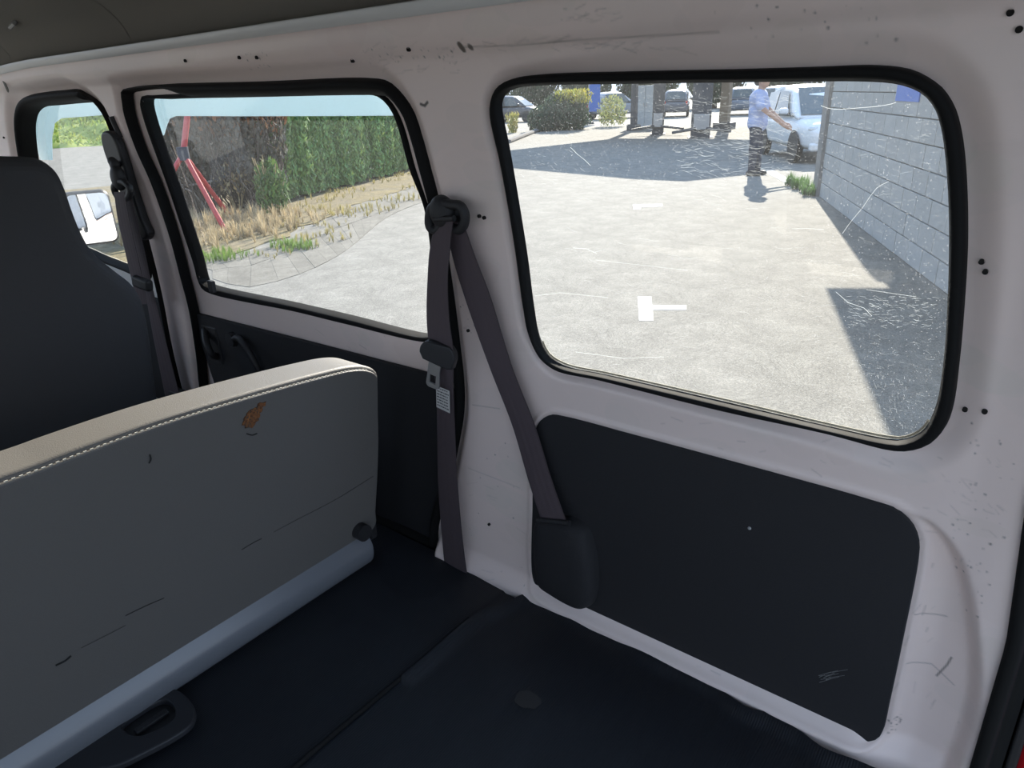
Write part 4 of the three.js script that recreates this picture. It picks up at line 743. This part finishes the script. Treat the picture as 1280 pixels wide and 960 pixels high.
{
  const mTwig = M({ color: lin(0.11, 0.085, 0.07), roughness: 1 }), mPaleTwig = M({ color: lin(0.30, 0.27, 0.24), roughness: 1 });
  const spots = [[-10.55, -5.75, 0.85, 'withered rust brown shrub tangled up beside the first hedge conifer', 0], [-10.75, -4.95, 0.72, 'dark bare shrub with few leaves behind the red tripod', 1]];
  for (const [x, z, k, lab, kind] of spots) {
    const t = thing('withered_shrub', lab, 'shrub', null, [x, GROUND, z], rr(0, 6));
    t.scale.set(1, kind ? 1.5 : 1.25, 1); part('branches', twigs(130, 0.9 * k, 1.9 * k, 0.75 * k, 0.011), mTwig, t); part('pale_branches', twigs(16, 0.8 * k, 1.7 * k, 0.7 * k, 0.010), mPaleTwig, t, 'bleached bare branches');
    part('dark_leaves', leaves(5200, blobAt(1.0 * k, 1.2 * k, 0.8 * k, 0.95), 0.045, tint(0.11, 0.10, 0.075), 1.2), mLeaf, t);
    part('brown_leaves', leaves(kind ? 700 : 2600, blobAt(1.05 * k, 0.7 * k, 0.9 * k, kind ? 1.0 : 1.25), 0.045, tint(0.28, 0.13, 0.055), 1.2), mLeaf, t, 'rust brown dead leaves');
  }
  // leafy weeds at the foot
  for (const [p, h, lab] of [[[345, 270], 0.75, 'leafy green weed with dry stalks at the foot of the hedge'], [[298, 262], 0.62, 'pale dry seed stalks standing beside the red tripod']]) {
    const q = gnd(p), t = thing('tall_weed', lab, 'weed', null, [q.x, GROUND, q.z]); const dry = h < 0.7;
    const st = []; for (let i = 0; i < 14; i++) { const a = rr(0, 6.28), l = h * rr(0.6, 1.15); st.push(tube([V3(0.05 * Math.cos(a), 0, 0.05 * Math.sin(a)), V3(0.12 * Math.cos(a), l * 0.6, 0.12 * Math.sin(a)), V3(0.2 * Math.cos(a), l, 0.2 * Math.sin(a))], 0.007, 6, 4)); }
    part('stalks', merge(st), M({ color: lin(0.42, 0.33, 0.18), roughness: 1 }), t);
    part('leaves', leaves(dry ? 260 : 900, blobAt(0.24, h * 0.55, 0.24, h * (dry ? 0.8 : 0.5)), 0.035, dry ? tint(0.45, 0.36, 0.2) : tint(0.11, 0.20, 0.045), 1.8), mLeaf, t);
  }
  // red tripod prop
  const J = atX([229, 192], -9.05), t = thing('red_tripod', 'red painted steel tripod prop standing in the dry grass', 'tripod');
  const mRed = P({ color: lin(0.48, 0.045, 0.05), roughness: 0.45, clearcoat: 0.2 });
  const f1 = gnd([283, 291]), f2 = V3(J.x - 0.75, GROUND, J.z - 0.55), f3 = V3(J.x - 0.2, GROUND, J.z + 0.75);
  const e2 = atX([281, 262], -9.35); const k2 = (GROUND - J.y) / (e2.y - J.y); f2.copy(J.clone().lerp(e2, Math.min(k2, 1.5))); f2.y = GROUND;
  const up = J.clone().add(atX([234, 146], J.x).sub(J).multiplyScalar(3.6));
  part('pole', rod(J, up, 0.036, 0.036, 12), mRed, t); for (const f of [f1, f2, f3]) { const l = part('leg', rod(J, f, 0.032, 0.032, 12), mRed, t); const fp = new THREE.CylinderGeometry(0.06, 0.07, 0.03, 12); part('foot', moved(fp, f.x, f.y + 0.015, f.z), mRed, l); }
  part('joint', moved(new THREE.CylinderGeometry(0.07, 0.07, 0.16, 14), J.x, J.y, J.z), M({ color: lin(0.035, 0.045, 0.07), roughness: 0.6 }), t, 'dark steel joint collar');
}

// ---- grasses: nobody could count the blades
{
  const bl = []; for (let i = 0; i < 16; i++) { const a = rr(0, 6.28), h = rr(0.12, 0.30), w = 0.006, r = rr(0.02, 0.12), c = Math.cos(a), s = Math.sin(a); bl.push(geoOf([-s * w, 0, c * w, s * w, 0, -c * w, c * r * 0.5 + s * w * 0.6, h * 0.65, s * r * 0.5 - c * w * 0.6, c * r * 0.5 - s * w * 0.6, h * 0.65, s * r * 0.5 + c * w * 0.6, c * r * 1.3, h * 0.95, s * r * 1.3], [0, 1, 2, 0, 2, 3, 3, 2, 4])); }
  const tuft = mergeGeometries(bl); const mat = new THREE.Matrix4(), q = new THREE.Quaternion(), col = new THREE.Color();
  const field = (name, label, n, place, colour, sc) => { const m = new THREE.InstancedMesh(tuft, P({ roughness: 1, transmission: 0.3, thickness: 0, side: THREE.DoubleSide }), n); m.name = name; for (let i = 0; i < n; i++) { const p = place(i); q.setFromAxisAngle(V3(0, 1, 0), rr(0, 6.28)); const s = sc * rr(0.5, 1.2); mat.compose(V3(p.x, GROUND + 0.005, p.y), q, V3(s, s * rr(0.6, 1.1), s)); m.setMatrixAt(i, mat); const k = rr(0.7, 1.2); m.setColorAt(i, col.setRGB(colour[0] * k, colour[1] * k, colour[2] * k)); } m.userData = { label, category: 'grass', kind: 'stuff' }; m.castShadow = m.receiveShadow = true; scene.add(m); };
  const among = (list, sx, sz) => () => { const p = g2(list[Math.floor(rnd() * list.length)]); return V2(p.x + rr(-sx, sx), p.y + rr(-sz, sz)); };
  field('dry_grass', 'straw coloured dry grass round the red tripod', 420, among([[240, 285], [265, 290], [290, 288], [315, 284], [335, 275], [300, 275], [260, 300], [235, 300]], 0.8, 0.7), [0.54, 0.44, 0.27], 0.9);
  field('hedge_grass', 'yellowish grass along the hedge foot and verge edge', 420, (i) => { const p = [[345, 282], [380, 262], [410, 250], [440, 240], [470, 228], [500, 219], [528, 211], [430, 266], [455, 268], [470, 262], [500, 250], [415, 285], [395, 300], [525, 235], [360, 315]][Math.floor(rnd() * 15)], c = g2(p); return V2(c.x + rr(-0.35, 0.35), c.y + rr(-0.35, 0.35)); }, [0.44, 0.38, 0.14], 0.42);
  field('green_grass', 'fresh green grass patch at the edge of the cracked asphalt', 260, among([[255, 326], [275, 322], [295, 320], [375, 308], [360, 312]], 0.3, 0.14), [0.22, 0.34, 0.07], 0.38);
  field('corner_weeds', 'green weeds at the foot of the building corner', 120, among([[992, 232], [1000, 236], [1008, 240], [1014, 244]], 0.1, 0.12), [0.14, 0.26, 0.07], 0.8);
}

// ---- open garage with car lifts
{
  const up = 4.2 / Math.tan(SUN_EL), off = V2(sunDir.x, sunDir.z).normalize().multiplyScalar(up);
  const roof = [V2(-13.9, -13.3), V2(-9.0, -12.0), V2(-6.6, -11.35), V2(-5.6, -11.35), V2(-5.0, -12.6), V2(-3.4, -20.5), V2(-8, -21.6), V2(-13.1, -21.8)].map((p) => p.add(off));
  const t = thing('garage_canopy', 'open garage roof on dark steel posts shading the yard', 'garage');
  part('roof', groundPoly(roof, GROUND + 4.35, 0.15), M({ color: lin(0.25, 0.26, 0.28), roughness: 0.8 }), t);
  const mPost = M({ color: lin(0.06, 0.065, 0.075), roughness: 0.6 }), mTan = M({ color: lin(0.20, 0.17, 0.13), roughness: 0.8 });
  for (const [px, py, w, m] of [[905, 161, 0.34, mTan], [792, 163, 0.22, mPost], [1003, 166, 0.25, mPost]]) { const q = gnd([px, py]); const p = part('post', moved(rbox(w, 4.2, w, 0.02), q.x, GROUND + 2.1, q.z), m, t); const f = moved(rbox(w * 2.1, 0.24, w * 1.8, 0.03), q.x, GROUND + 0.12, q.z); part('post_foot', f, mPost, p); }
  const lift = (px, py, w, lab) => { const q = gnd([px, py]), o = thing('car_lift', lab, 'car lift', null, [q.x, GROUND, q.z], 0.45); part('column', moved(rbox(w, 3.0, 0.4, 0.03), 0, 1.5, 0), mPost, o); part('base_plate', moved(rbox(w * 1.3, 0.03, 0.8, 0.01), 0, 0.015, 0), mPost, o); part('carriage', moved(rbox(w * 0.8, 0.5, 0.2, 0.03), 0, 0.5, 0.28), mSteel, o); for (const s of [-1, 1]) part('lift_arm', rod(V3(s * w * 0.3, 0.3, 0.36), V3(s * 0.9, 0.22, 0.9), 0.05, 0.04, 8), mPost, o); return o; };
  lift(875, 172, 0.62, 'dark steel car lift column beside the tan garage post'); lift(822, 168, 0.42, 'slimmer dark car lift column near the added pale cabinet');
  const c = gnd([806, 160]), k = thing('glare_box', 'window glare put in as a pale blue grey cabinet between the garage posts', 'glare_block', null, [c.x, GROUND, c.z], 0.4);  // pale block added where glare hazes the window; its doors are made up
  part('body', moved(rbox(1.2, 1.7, 0.5, 0.02), 0, 0.86, 0), M({ color: lin(0.42, 0.48, 0.52), roughness: 0.5 }), k); for (const s of [-0.3, 0.3]) { const dr = part('door', moved(rbox(0.57, 1.6, 0.02, 0.006), s, 0.87, 0.26), M({ color: lin(0.46, 0.52, 0.56), roughness: 0.45 }), k); part('handle', moved(rbox(0.03, 0.14, 0.03, 0.008), s * 0.2, 0.95, 0.285), mSteel, dr); }
}

// ---- far side of the yard
{
  const q = gnd([706, 162]), b = thing('round_shrub', 'dark round shrub with yellow top at the far kerb', 'shrub', null, [q.x, GROUND, q.z]);
  part('foliage', leaves(5200, blobAt(1.25, 0.95, 0.9, 0.62), 0.07, tint(0.050, 0.085, 0.04), 1.2), mLeaf, b); part('yellow_tips', leaves(900, () => [V3(rr(-0.2, 1.2), rr(1.1, 1.65), rr(-0.5, 0.6)), V3(0, 1, 0)], 0.06, tint(0.42, 0.40, 0.07), 1.6), mLeaf, b, 'yellow leafing top'); part('stem', rod(V3(0, 0, 0), V3(0, 0.6, 0), 0.08, 0.05, 8), mBark, b);
  const q2 = gnd([677, 164]), b2 = thing('round_shrub', 'low plain dark shrub next to the yellow topped one', 'shrub', null, [q2.x, GROUND, q2.z]); part('foliage', leaves(2600, blobAt(0.65, 0.6, 0.6, 0.42), 0.06, tint(0.045, 0.08, 0.04), 1.2), mLeaf, b2); part('stem', rod(V3(0, 0, 0), V3(0, 0.4, 0), 0.06, 0.04, 8), mBark, b2);
  const q3 = gnd([641, 166]), b3 = thing('grass_clump', 'yellow green grass clump beyond the kerb', 'grass clump', null, [q3.x, GROUND, q3.z]); part('blades', leaves(500, () => { const a = rr(0, 6.28), r = 0.3 * Math.sqrt(rnd()), h = rr(0, 0.8); return [V3(Math.cos(a) * r * (0.6 + h * 0.6), h, Math.sin(a) * r * (0.6 + h * 0.6)), V3(Math.cos(a), 0.5, Math.sin(a))]; }, 0.035, tint(0.36, 0.34, 0.09), 3.2), mLeaf, b3);
  const q4 = gnd([765, 158]), b4 = thing('grass_clump', 'yellow flowering clump beside the blue banner', 'flower clump', null, [q4.x, GROUND, q4.z]); part('blades', leaves(900, blobAt(0.75, 0.8, 0.5, 0.6), 0.06, tint(0.36, 0.38, 0.16), 1.6), mLeaf, b4);
  const k0 = gnd([636, 179]), k1 = gnd([676, 163]), kb = rod(V3(k0.x, GROUND + 0.05, k0.z), V3(k1.x, GROUND + 0.05, k1.z), 0.10, 0.10, 4); struct('kerb', kb, M({ color: lin(0.16, 0.16, 0.16), roughness: 1 }), 'low grey kerb leading to the shrubs', 'kerb');
  const qb = gnd([743, 155]), bn = thing('blue_banner', 'tall plain blue banner on a pole behind the shrubs', 'banner', null, [qb.x, GROUND, qb.z], 0.5);
  part('pole', rod(V3(-0.3, 0, 0), V3(-0.3, 2.6, 0), 0.02, 0.02, 8), mSteel, bn); part('cloth', moved(rbox(0.56, 1.9, 0.012, 0.004), 0, 1.55, 0), M({ color: lin(0.035, 0.12, 0.42), roughness: 0.8 }), bn); part('foot', moved(new THREE.CylinderGeometry(0.25, 0.3, 0.12, 16), -0.3, 0.06, 0), mPlastic, bn);
  // grass bank and trees across the road, seen through the front door window
  const bankC = gnd([95, 184]); const bankN = V3(bankC.x, 0, bankC.z).sub(V3(EYE.x, 0, EYE.z)).normalize(), bankS = V3(-bankN.z, 0, bankN.x);
  const pos = [], idx = [], NU = 90, NV = 26; for (let j = 0; j <= NV; j++) for (let i = 0; i <= NU; i++) { const s = lerp(-16, 16, i / NU), d = j / NV * 7, h = 0.15 + 1.25 * sm(d / 5) + 0.28 * noise.noise(s * 0.8, d, 3) + 0.14 * noise.noise(s * 3, d * 3, 8); pos.push(bankC.x + bankS.x * s + bankN.x * d, GROUND + (j ? h : 0), bankC.z + bankS.z * s + bankN.z * d); }
  for (let j = 0; j < NV; j++) for (let i = 0; i < NU; i++) { const a = j * (NU + 1) + i, b = a + NU + 1; idx.push(a, a + 1, b + 1, a, b + 1, b); }
  struct('grass_bank', geoOf(pos, idx), M({ color: lin(0.30, 0.36, 0.09), roughness: 1 }), 'sunlit green grass bank across the road', 'grass bank');
  const gb = leaves(6000, () => { const s = rr(-10, 10), d = rr(0.1, 4.6), h = 0.15 + 1.25 * sm(d / 5) + 0.28 * noise.noise(s * 0.8, d, 3); return [V3(bankC.x + bankS.x * s + bankN.x * d, GROUND + h, bankC.z + bankS.z * s + bankN.z * d), V3(0, 1, 0)]; }, 0.09, tint(0.34, 0.42, 0.10), 2); solo('bank_grass', gb, mLeaf, 'long grass growing on the bank across the road', 'grass', null, 'stuff');
  const treeLeaf = leaves(4200, blobAt(2.75, 2.6, 2.2, 2.3), 0.2, tint(0.035, 0.06, 0.022), 1.2), treeTrunk = rod(V3(0, 0, 0), V3(0, 3, 0), 0.25, 0.15, 10);
  for (let i = 0; i < 6; i++) { const s = -16 + i * 5.6, t = thing('broad_tree', 'dark leafy tree standing behind the grass bank', 'tree', 'trees behind the grass bank', [bankC.x + bankS.x * s + bankN.x * (8.5 + rr(-1, 1)), GROUND, bankC.z + bankS.z * s + bankN.z * 8.5], rr(0, 6)); part('crown', treeLeaf, mLeaf, t); part('trunk', treeTrunk, mBark, t); }
  for (let i = 0; i < 12; i++) { const d = V3(-42 + i * 5.8, 0, -58 + Math.abs(i - 5) * 0.4); const t = thing('broad_tree', 'dark leafy tree beyond the parked cars', 'tree', 'trees beyond the parked cars', [d.x, GROUND, d.z], rr(0, 6)); part('crown', treeLeaf, mLeaf, t); part('trunk', treeTrunk, mBark, t); }
}

// ---- cars
function makeCar(name, label, group, colour) {                  // hatchback, nose along +x, 3.5 m long
  const t = thing(name, label, 'car', group);
  const mBody = P({ color: colour, roughness: 0.35, clearcoat: 0.8, clearcoatRoughness: 0.08 }), mWin = P({ color: lin(0.03, 0.05, 0.05), roughness: 0.05, clearcoat: 1 });
  const sta = [[-1.70, 0.36, 0.80, 0.62], [-1.62, 0.30, 0.88, 0.72], [-1.2, 0.26, 0.92, 0.77], [-0.5, 0.24, 0.92, 0.79], [0.3, 0.24, 0.92, 0.79], [0.75, 0.25, 0.91, 0.78], [1.2, 0.25, 0.86, 0.76], [1.5, 0.26, 0.79, 0.70], [1.66, 0.28, 0.70, 0.60], [1.74, 0.34, 0.60, 0.46]];
  const loft = (st, sect) => { const pos = [], idx = [], n = 24; st.forEach((s) => { for (let k = 0; k < n; k++) { const a = k / n * 6.2832; const [y, z] = sect(s, a); pos.push(s[0], y, z); } }); for (let i = 0; i < st.length - 1; i++) for (let k = 0; k < n; k++) { const a = i * n + k, b = i * n + (k + 1) % n; idx.push(a, b, b + n, a, b + n, a + n); }
    for (const [i, f] of [[0, 1], [st.length - 1, 0]]) { const c = pos.length / 3; let y = 0; for (let k = 0; k < n; k++) y += pos[(i * n + k) * 3 + 1] / n; pos.push(st[i][0], y, 0); for (let k = 0; k < n; k++) { const a = i * n + k, b = i * n + (k + 1) % n; f ? idx.push(c, b, a) : idx.push(c, a, b); } } return geoOf(pos, idx); };
  const se = (a, e) => [Math.sign(Math.sin(a)) * Math.pow(Math.abs(Math.sin(a)), e), Math.sign(Math.cos(a)) * Math.pow(Math.abs(Math.cos(a)), e)];
  part('body', loft(sta, (s, a) => { const [y, z] = se(a, 0.45); return [(s[1] + s[2]) / 2 + y * (s[2] - s[1]) / 2, z * s[3]]; }), mBody, t);
  const cab = [[-1.66, 0.88, 0.92, 0.66, 0.64], [-1.5, 0.86, 1.34, 0.70, 0.60], [-1.2, 0.86, 1.47, 0.74, 0.60], [-0.6, 0.86, 1.52, 0.76, 0.62], [0.1, 0.86, 1.48, 0.76, 0.60], [0.4, 0.86, 1.32, 0.75, 0.61], [0.72, 0.86, 1.08, 0.74, 0.66], [0.98, 0.84, 0.90, 0.72, 0.70]];
  part('cabin', loft(cab, (s, a) => { const [y, z] = se(a, 0.5); const v = (y + 1) / 2; return [lerp(s[1], s[2], v), z * lerp(s[3], s[4], v)]; }), mBody, t);
  const quad = (pts, n) => { const c = pts.map((p) => V3(...p)); return geoOf(c.flatMap((p) => [p.x, p.y, p.z]), [0, 1, 2, 0, 2, 3]); };
  part('windscreen', quad([[0.97, 0.93, -0.62], [0.97, 0.93, 0.62], [0.20, 1.45, 0.50], [0.20, 1.45, -0.50]]), mWin, t, 'greenish windscreen glass');
  part('rear_window', quad([[-1.69, 0.98, 0.55], [-1.69, 0.98, -0.55], [-1.50, 1.38, -0.47], [-1.50, 1.38, 0.47]]), mWin, t);
  for (const s of [-1, 1]) {
    part('side_window', quad([[0.55, 0.93, s * 0.775], [-0.35, 0.93, s * 0.785], [-0.35, 1.40, s * 0.68], [0.15, 1.38, s * 0.66]]), mWin, t);
    part('side_window', quad([[-0.42, 0.93, s * 0.785], [-1.25, 0.93, s * 0.77], [-1.20, 1.36, s * 0.66], [-0.42, 1.40, s * 0.68]]), mWin, t);
    const hl = new THREE.SphereGeometry(0.15, 16, 10); hl.scale(0.9, 0.55, 0.9); part('headlamp', moved(hl, 1.52, 0.66, s * 0.52), P({ color: lin(0.6, 0.62, 0.62), roughness: 0.1, clearcoat: 1 }), t, 'clear headlamp');
    part('tail_light', moved(rbox(0.05, 0.22, 0.12, 0.02), -1.66, 0.78, s * 0.62), P({ color: lin(0.45, 0.02, 0.02), roughness: 0.2 }), t);
    const mr = part('mirror', moved(rbox(0.12, 0.12, 0.18, 0.04, 3), 0.62, 1.00, s * 0.88), mBody, t); part('mirror_foot', rod(V3(0.62, 0.95, s * 0.74), V3(0.62, 0.97, s * 0.86), 0.02, 0.02, 6), mPlastic, mr);
    for (const x of [-1.1, 1.12]) { const ty = new THREE.TorusGeometry(0.215, 0.075, 12, 28); const wm = part('tyre', moved(ty, x, 0.285, s * 0.70), mRubberDull, t); const hub = new THREE.CylinderGeometry(0.17, 0.17, 0.10, 20); part('wheel_rim', moved(hub, x, 0.285, s * 0.72, Math.PI / 2), mSteel, wm); const ar = new THREE.CylinderGeometry(0.33, 0.33, 0.02, 28); part('wheel_arch', moved(ar, x, 0.31, s * 0.775, Math.PI / 2), mPlastic, t); }
  }
  part('grille', moved(rbox(0.03, 0.10, 0.7, 0.01), 1.735, 0.52, 0), mPlastic, t); part('bumper', moved(rbox(0.14, 0.16, 1.25, 0.05, 3), 1.66, 0.33, 0), mBody, t); part('number_plate', moved(rbox(0.01, 0.11, 0.33, 0.004), 1.755, 0.42, 0), mWhiteLine, t);
  return t;
}
{
  const car = makeCar('white_car', 'white hatchback facing out past the block building, person beside it', null, lin(0.75, 0.77, 0.78));
  const fx = 0.572, fz = 0.82, wp = gnd([993, 203]); const ax = V3(wp.x + 0.82 * 0.70, GROUND, wp.z - 0.572 * 0.70); car.position.set(ax.x - fx * 1.12, GROUND, ax.z - fz * 1.12); car.rotation.y = Math.atan2(-fz, fx);
  const far = [[644, 131, 0.2, lin(0.03, 0.035, 0.045), 'dark parked car beyond the shrubs in the far row'], [768, 130, 1.2, lin(0.25, 0.28, 0.32), 'grey parked car behind the blue banner'], [845, 129, 2.0, lin(0.05, 0.06, 0.08), 'black parked car behind the lift column in the far row'], [925, 128, 2.0, lin(0.10, 0.13, 0.17), 'slate blue parked car behind the person'], [985, 125, 1.1, lin(0.55, 0.57, 0.58), 'silver parked car partly hidden behind the white hatchback'], [712, 125, 2.4, lin(0.04, 0.05, 0.05), 'dark parked car directly behind the round shrubs']];
  for (const [px, py, r, c, lab] of far) { const q = gnd([px, py + 2]); const k = 46 / Math.hypot(q.x, q.z); const o = makeCar('parked_car', lab, 'parked cars of the far row', c); o.position.set(q.x * Math.min(1, k), GROUND, EYE.z + (q.z - EYE.z) * Math.min(1, k)); o.rotation.y = r; }
}

// ---- person beside the car
function sdfMesh(bones, k, lo, hi, N) {
  const S = Math.max(hi.x - lo.x, hi.y - lo.y, hi.z - lo.z), c = lo.clone().add(hi).multiplyScalar(0.5), mc = new MarchingCubes(N, new THREE.MeshStandardMaterial(), false, false, 400000); mc.isolation = 0;
  const h = N / 2, p = V3(), pa = V3(), ba = V3();
  for (let z = 0; z < N; z++) for (let y = 0; y < N; y++) for (let x = 0; x < N; x++) {
    p.set(c.x + (x - h) / h * S / 2, c.y + (y - h) / h * S / 2, c.z + (z - h) / h * S / 2); let d = 1;
    for (const [a, b, ra, rb] of bones) { pa.subVectors(p, a); ba.subVectors(b, a); const t = Math.min(1, Math.max(0, pa.dot(ba) / (ba.lengthSq() || 1e-9))); const e = pa.addScaledVector(ba, -t).length() - lerp(ra, rb, t); const m = Math.max(k - Math.abs(d - e), 0) / k; d = Math.min(d, e) - m * m * k * 0.25; }
    mc.field[x + y * N + z * N * N] = -d;
  }
  mc.update(); const n = mc.count, pos = new Float32Array(n * 3), nor = new Float32Array(n * 3);
  for (let i = 0; i < n; i++) { pos[3 * i] = c.x + mc.positionArray[3 * i] * S / 2; pos[3 * i + 1] = c.y + mc.positionArray[3 * i + 1] * S / 2; pos[3 * i + 2] = c.z + mc.positionArray[3 * i + 2] * S / 2; }
  let g = new THREE.BufferGeometry(); g.setAttribute('position', new THREE.BufferAttribute(pos, 3)); void nor; g = mergeVertices(g, 1e-4); g.computeVertexNormals(); return g;
}
{
  const q = gnd([941, 219]), t = thing('person', 'person in pale blue shirt and dark trousers reaching toward the white car', 'person', null, [q.x, GROUND, q.z], 0.10);   // faces +x
  const v = V3, B = (a, b, ra, rb = ra) => [v(...a), v(...b), ra, rb];
  const hand = (w, dir, s) => { const d = dir.clone().normalize(), sd = V3().crossVectors(d, v(0, 1, 0)).normalize(), o = [], nn = V3().crossVectors(sd, d); const P0 = w.clone(), P1 = w.clone().addScaledVector(d, 0.085); o.push([P0, P1, 0.026, 0.034]); [[-0.030, 0.062], [-0.010, 0.075], [0.010, 0.070], [0.029, 0.055]].forEach(([k, l]) => { const a = P1.clone().addScaledVector(sd, k), b = a.clone().addScaledVector(d, l * 0.55), c = b.clone().addScaledVector(d, l * 0.4).addScaledVector(nn, -0.018); o.push([a, b, 0.0095, 0.009], [b, c, 0.009, 0.008]); }); const ta = w.clone().addScaledVector(d, 0.025).addScaledVector(sd, -0.030 * s), tb = ta.clone().addScaledVector(sd, -0.028 * s).addScaledVector(d, 0.03), tc = tb.clone().addScaledVector(d, 0.03); o.push([ta, tb, 0.012, 0.010], [tb, tc, 0.010, 0.008]); return o; };
  const skin = M({ color: lin(0.42, 0.26, 0.19), roughness: 0.7 }), wristR = v(0.50, 0.86, 0.20), wristL = v(0.42, 0.88, -0.16);
  const head = [B([0.0, 1.42, 0], [0.025, 1.52, 0], 0.055, 0.052), B([0.03, 1.60, 0], [0.02, 1.64, 0], 0.098, 0.092), B([0.06, 1.545, 0], [0.085, 1.525, 0], 0.062, 0.05), B([0.125, 1.60, 0], [0.142, 1.575, 0], 0.012, 0.017), B([0.02, 1.60, 0.092], [0.02, 1.57, 0.094], 0.02, 0.014), B([0.02, 1.60, -0.092], [0.02, 1.57, -0.094], 0.02, 0.014), B([0.112, 1.535, -0.018], [0.112, 1.535, 0.018], 0.012)];
  const arms = [B([0.10, 1.16, 0.23], [0.50, 0.86, 0.20], 0.045, 0.028), B([0.08, 1.15, -0.22], [0.42, 0.88, -0.16], 0.045, 0.028)];
  const legs = [B([0.0, 0.5, 0.10], [-0.01, 0.08, 0.10], 0.055, 0.038), B([0.02, 0.5, -0.10], [0.04, 0.08, -0.11], 0.055, 0.038)];
  const body = [...head, ...arms, ...legs, B([0, 0.9, 0], [0, 1.35, 0], 0.10, 0.11), B([0, 1.38, 0.15], [0.10, 1.16, 0.23], 0.05, 0.045), B([0, 1.38, -0.15], [0.08, 1.15, -0.22], 0.05, 0.045), B([0, 0.9, 0.08], [0, 0.5, 0.10], 0.07, 0.055), B([0, 0.9, -0.08], [0.02, 0.5, -0.10], 0.07, 0.055), B([0, 1.36, 0.14], [0, 1.36, -0.14], 0.06)];
  const gb = sdfMesh(body, 0.03, v(-0.3, -0.02, -0.45), v(0.62, 1.78, 0.45), 120);
  const hR = sdfMesh(hand(wristR, v(0.8, -0.35, -0.1), 1), 0.012, wristR.clone().sub(v(0.05, 0.14, 0.11)), wristR.clone().add(v(0.20, 0.08, 0.11)), 60), hL = sdfMesh(hand(wristL, v(0.8, -0.3, 0.1), -1), 0.012, wristL.clone().sub(v(0.05, 0.14, 0.11)), wristL.clone().add(v(0.20, 0.08, 0.11)), 60);
  part('body', merge([gb, hR, hL]), skin, t);
  const shirt = [B([0.0, 0.90, 0.05], [0.0, 0.90, -0.05], 0.155), B([0.0, 1.10, 0.05], [0.0, 1.10, -0.05], 0.15), B([-0.02, 1.30, 0.09], [-0.02, 1.30, -0.09], 0.135), B([0, 0.9, 0], [-0.01, 1.3, 0], 0.16, 0.15), B([0, 1.37, 0.13], [0, 1.37, -0.13], 0.075), B([0, 1.37, 0.16], [0.09, 1.18, 0.235], 0.075, 0.075), B([0, 1.37, -0.16], [0.07, 1.17, -0.225], 0.075, 0.075)];
  part('shirt', sdfMesh(shirt, 0.05, v(-0.35, 0.68, -0.42), v(0.35, 1.52, 0.42), 70), M({ color: lin(0.36, 0.42, 0.62), roughness: 0.9 }), t, 'pale blue short sleeved shirt');
  const tr = [B([0, 0.86, 0.06], [0, 0.86, -0.06], 0.13), B([0, 0.82, 0.085], [0.0, 0.48, 0.10], 0.105, 0.08), B([0, 0.82, -0.085], [0.02, 0.48, -0.10], 0.105, 0.08), B([0.0, 0.48, 0.10], [-0.01, 0.12, 0.10], 0.08, 0.062), B([0.02, 0.48, -0.10], [0.04, 0.12, -0.11], 0.08, 0.062)];
  part('trousers', sdfMesh(tr, 0.03, v(-0.5, 0.02, -0.5), v(0.5, 1.02, 0.5), 80), M({ color: lin(0.035, 0.042, 0.065), roughness: 0.9 }), t, 'dark trousers');
  part('shoes', merge([sdfMesh([B([-0.06, 0.045, 0.10], [0.13, 0.038, 0.11], 0.045, 0.038), B([-0.03, 0.045, 0.10], [-0.02, 0.11, 0.10], 0.045, 0.045)], 0.03, v(-0.16, -0.02, 0), v(0.22, 0.2, 0.2), 40), sdfMesh([B([-0.01, 0.045, -0.11], [0.18, 0.038, -0.12], 0.045, 0.038), B([0.02, 0.045, -0.11], [0.03, 0.11, -0.11], 0.045, 0.045)], 0.03, v(-0.12, -0.02, -0.22), v(0.27, 0.2, 0.0), 40)]), mPlastic, t, 'dark shoes');
  part('hair', sdfMesh([B([-0.01, 1.64, 0], [0.02, 1.665, 0], 0.104, 0.096), B([-0.05, 1.58, 0], [-0.04, 1.62, 0], 0.07, 0.085)], 0.03, v(-0.2, 1.45, -0.2), v(0.2, 1.82, 0.2), 40), M({ color: lin(0.03, 0.027, 0.025), roughness: 0.8 }), t, 'short dark hair');
  for (const s of [-1, 1]) part('eye', moved(new THREE.SphereGeometry(0.012, 10, 8), 0.112, 1.60, s * 0.033), M({ color: lin(0.05, 0.04, 0.03), roughness: 0.2 }), t);
}

renderer.render(scene, camera);
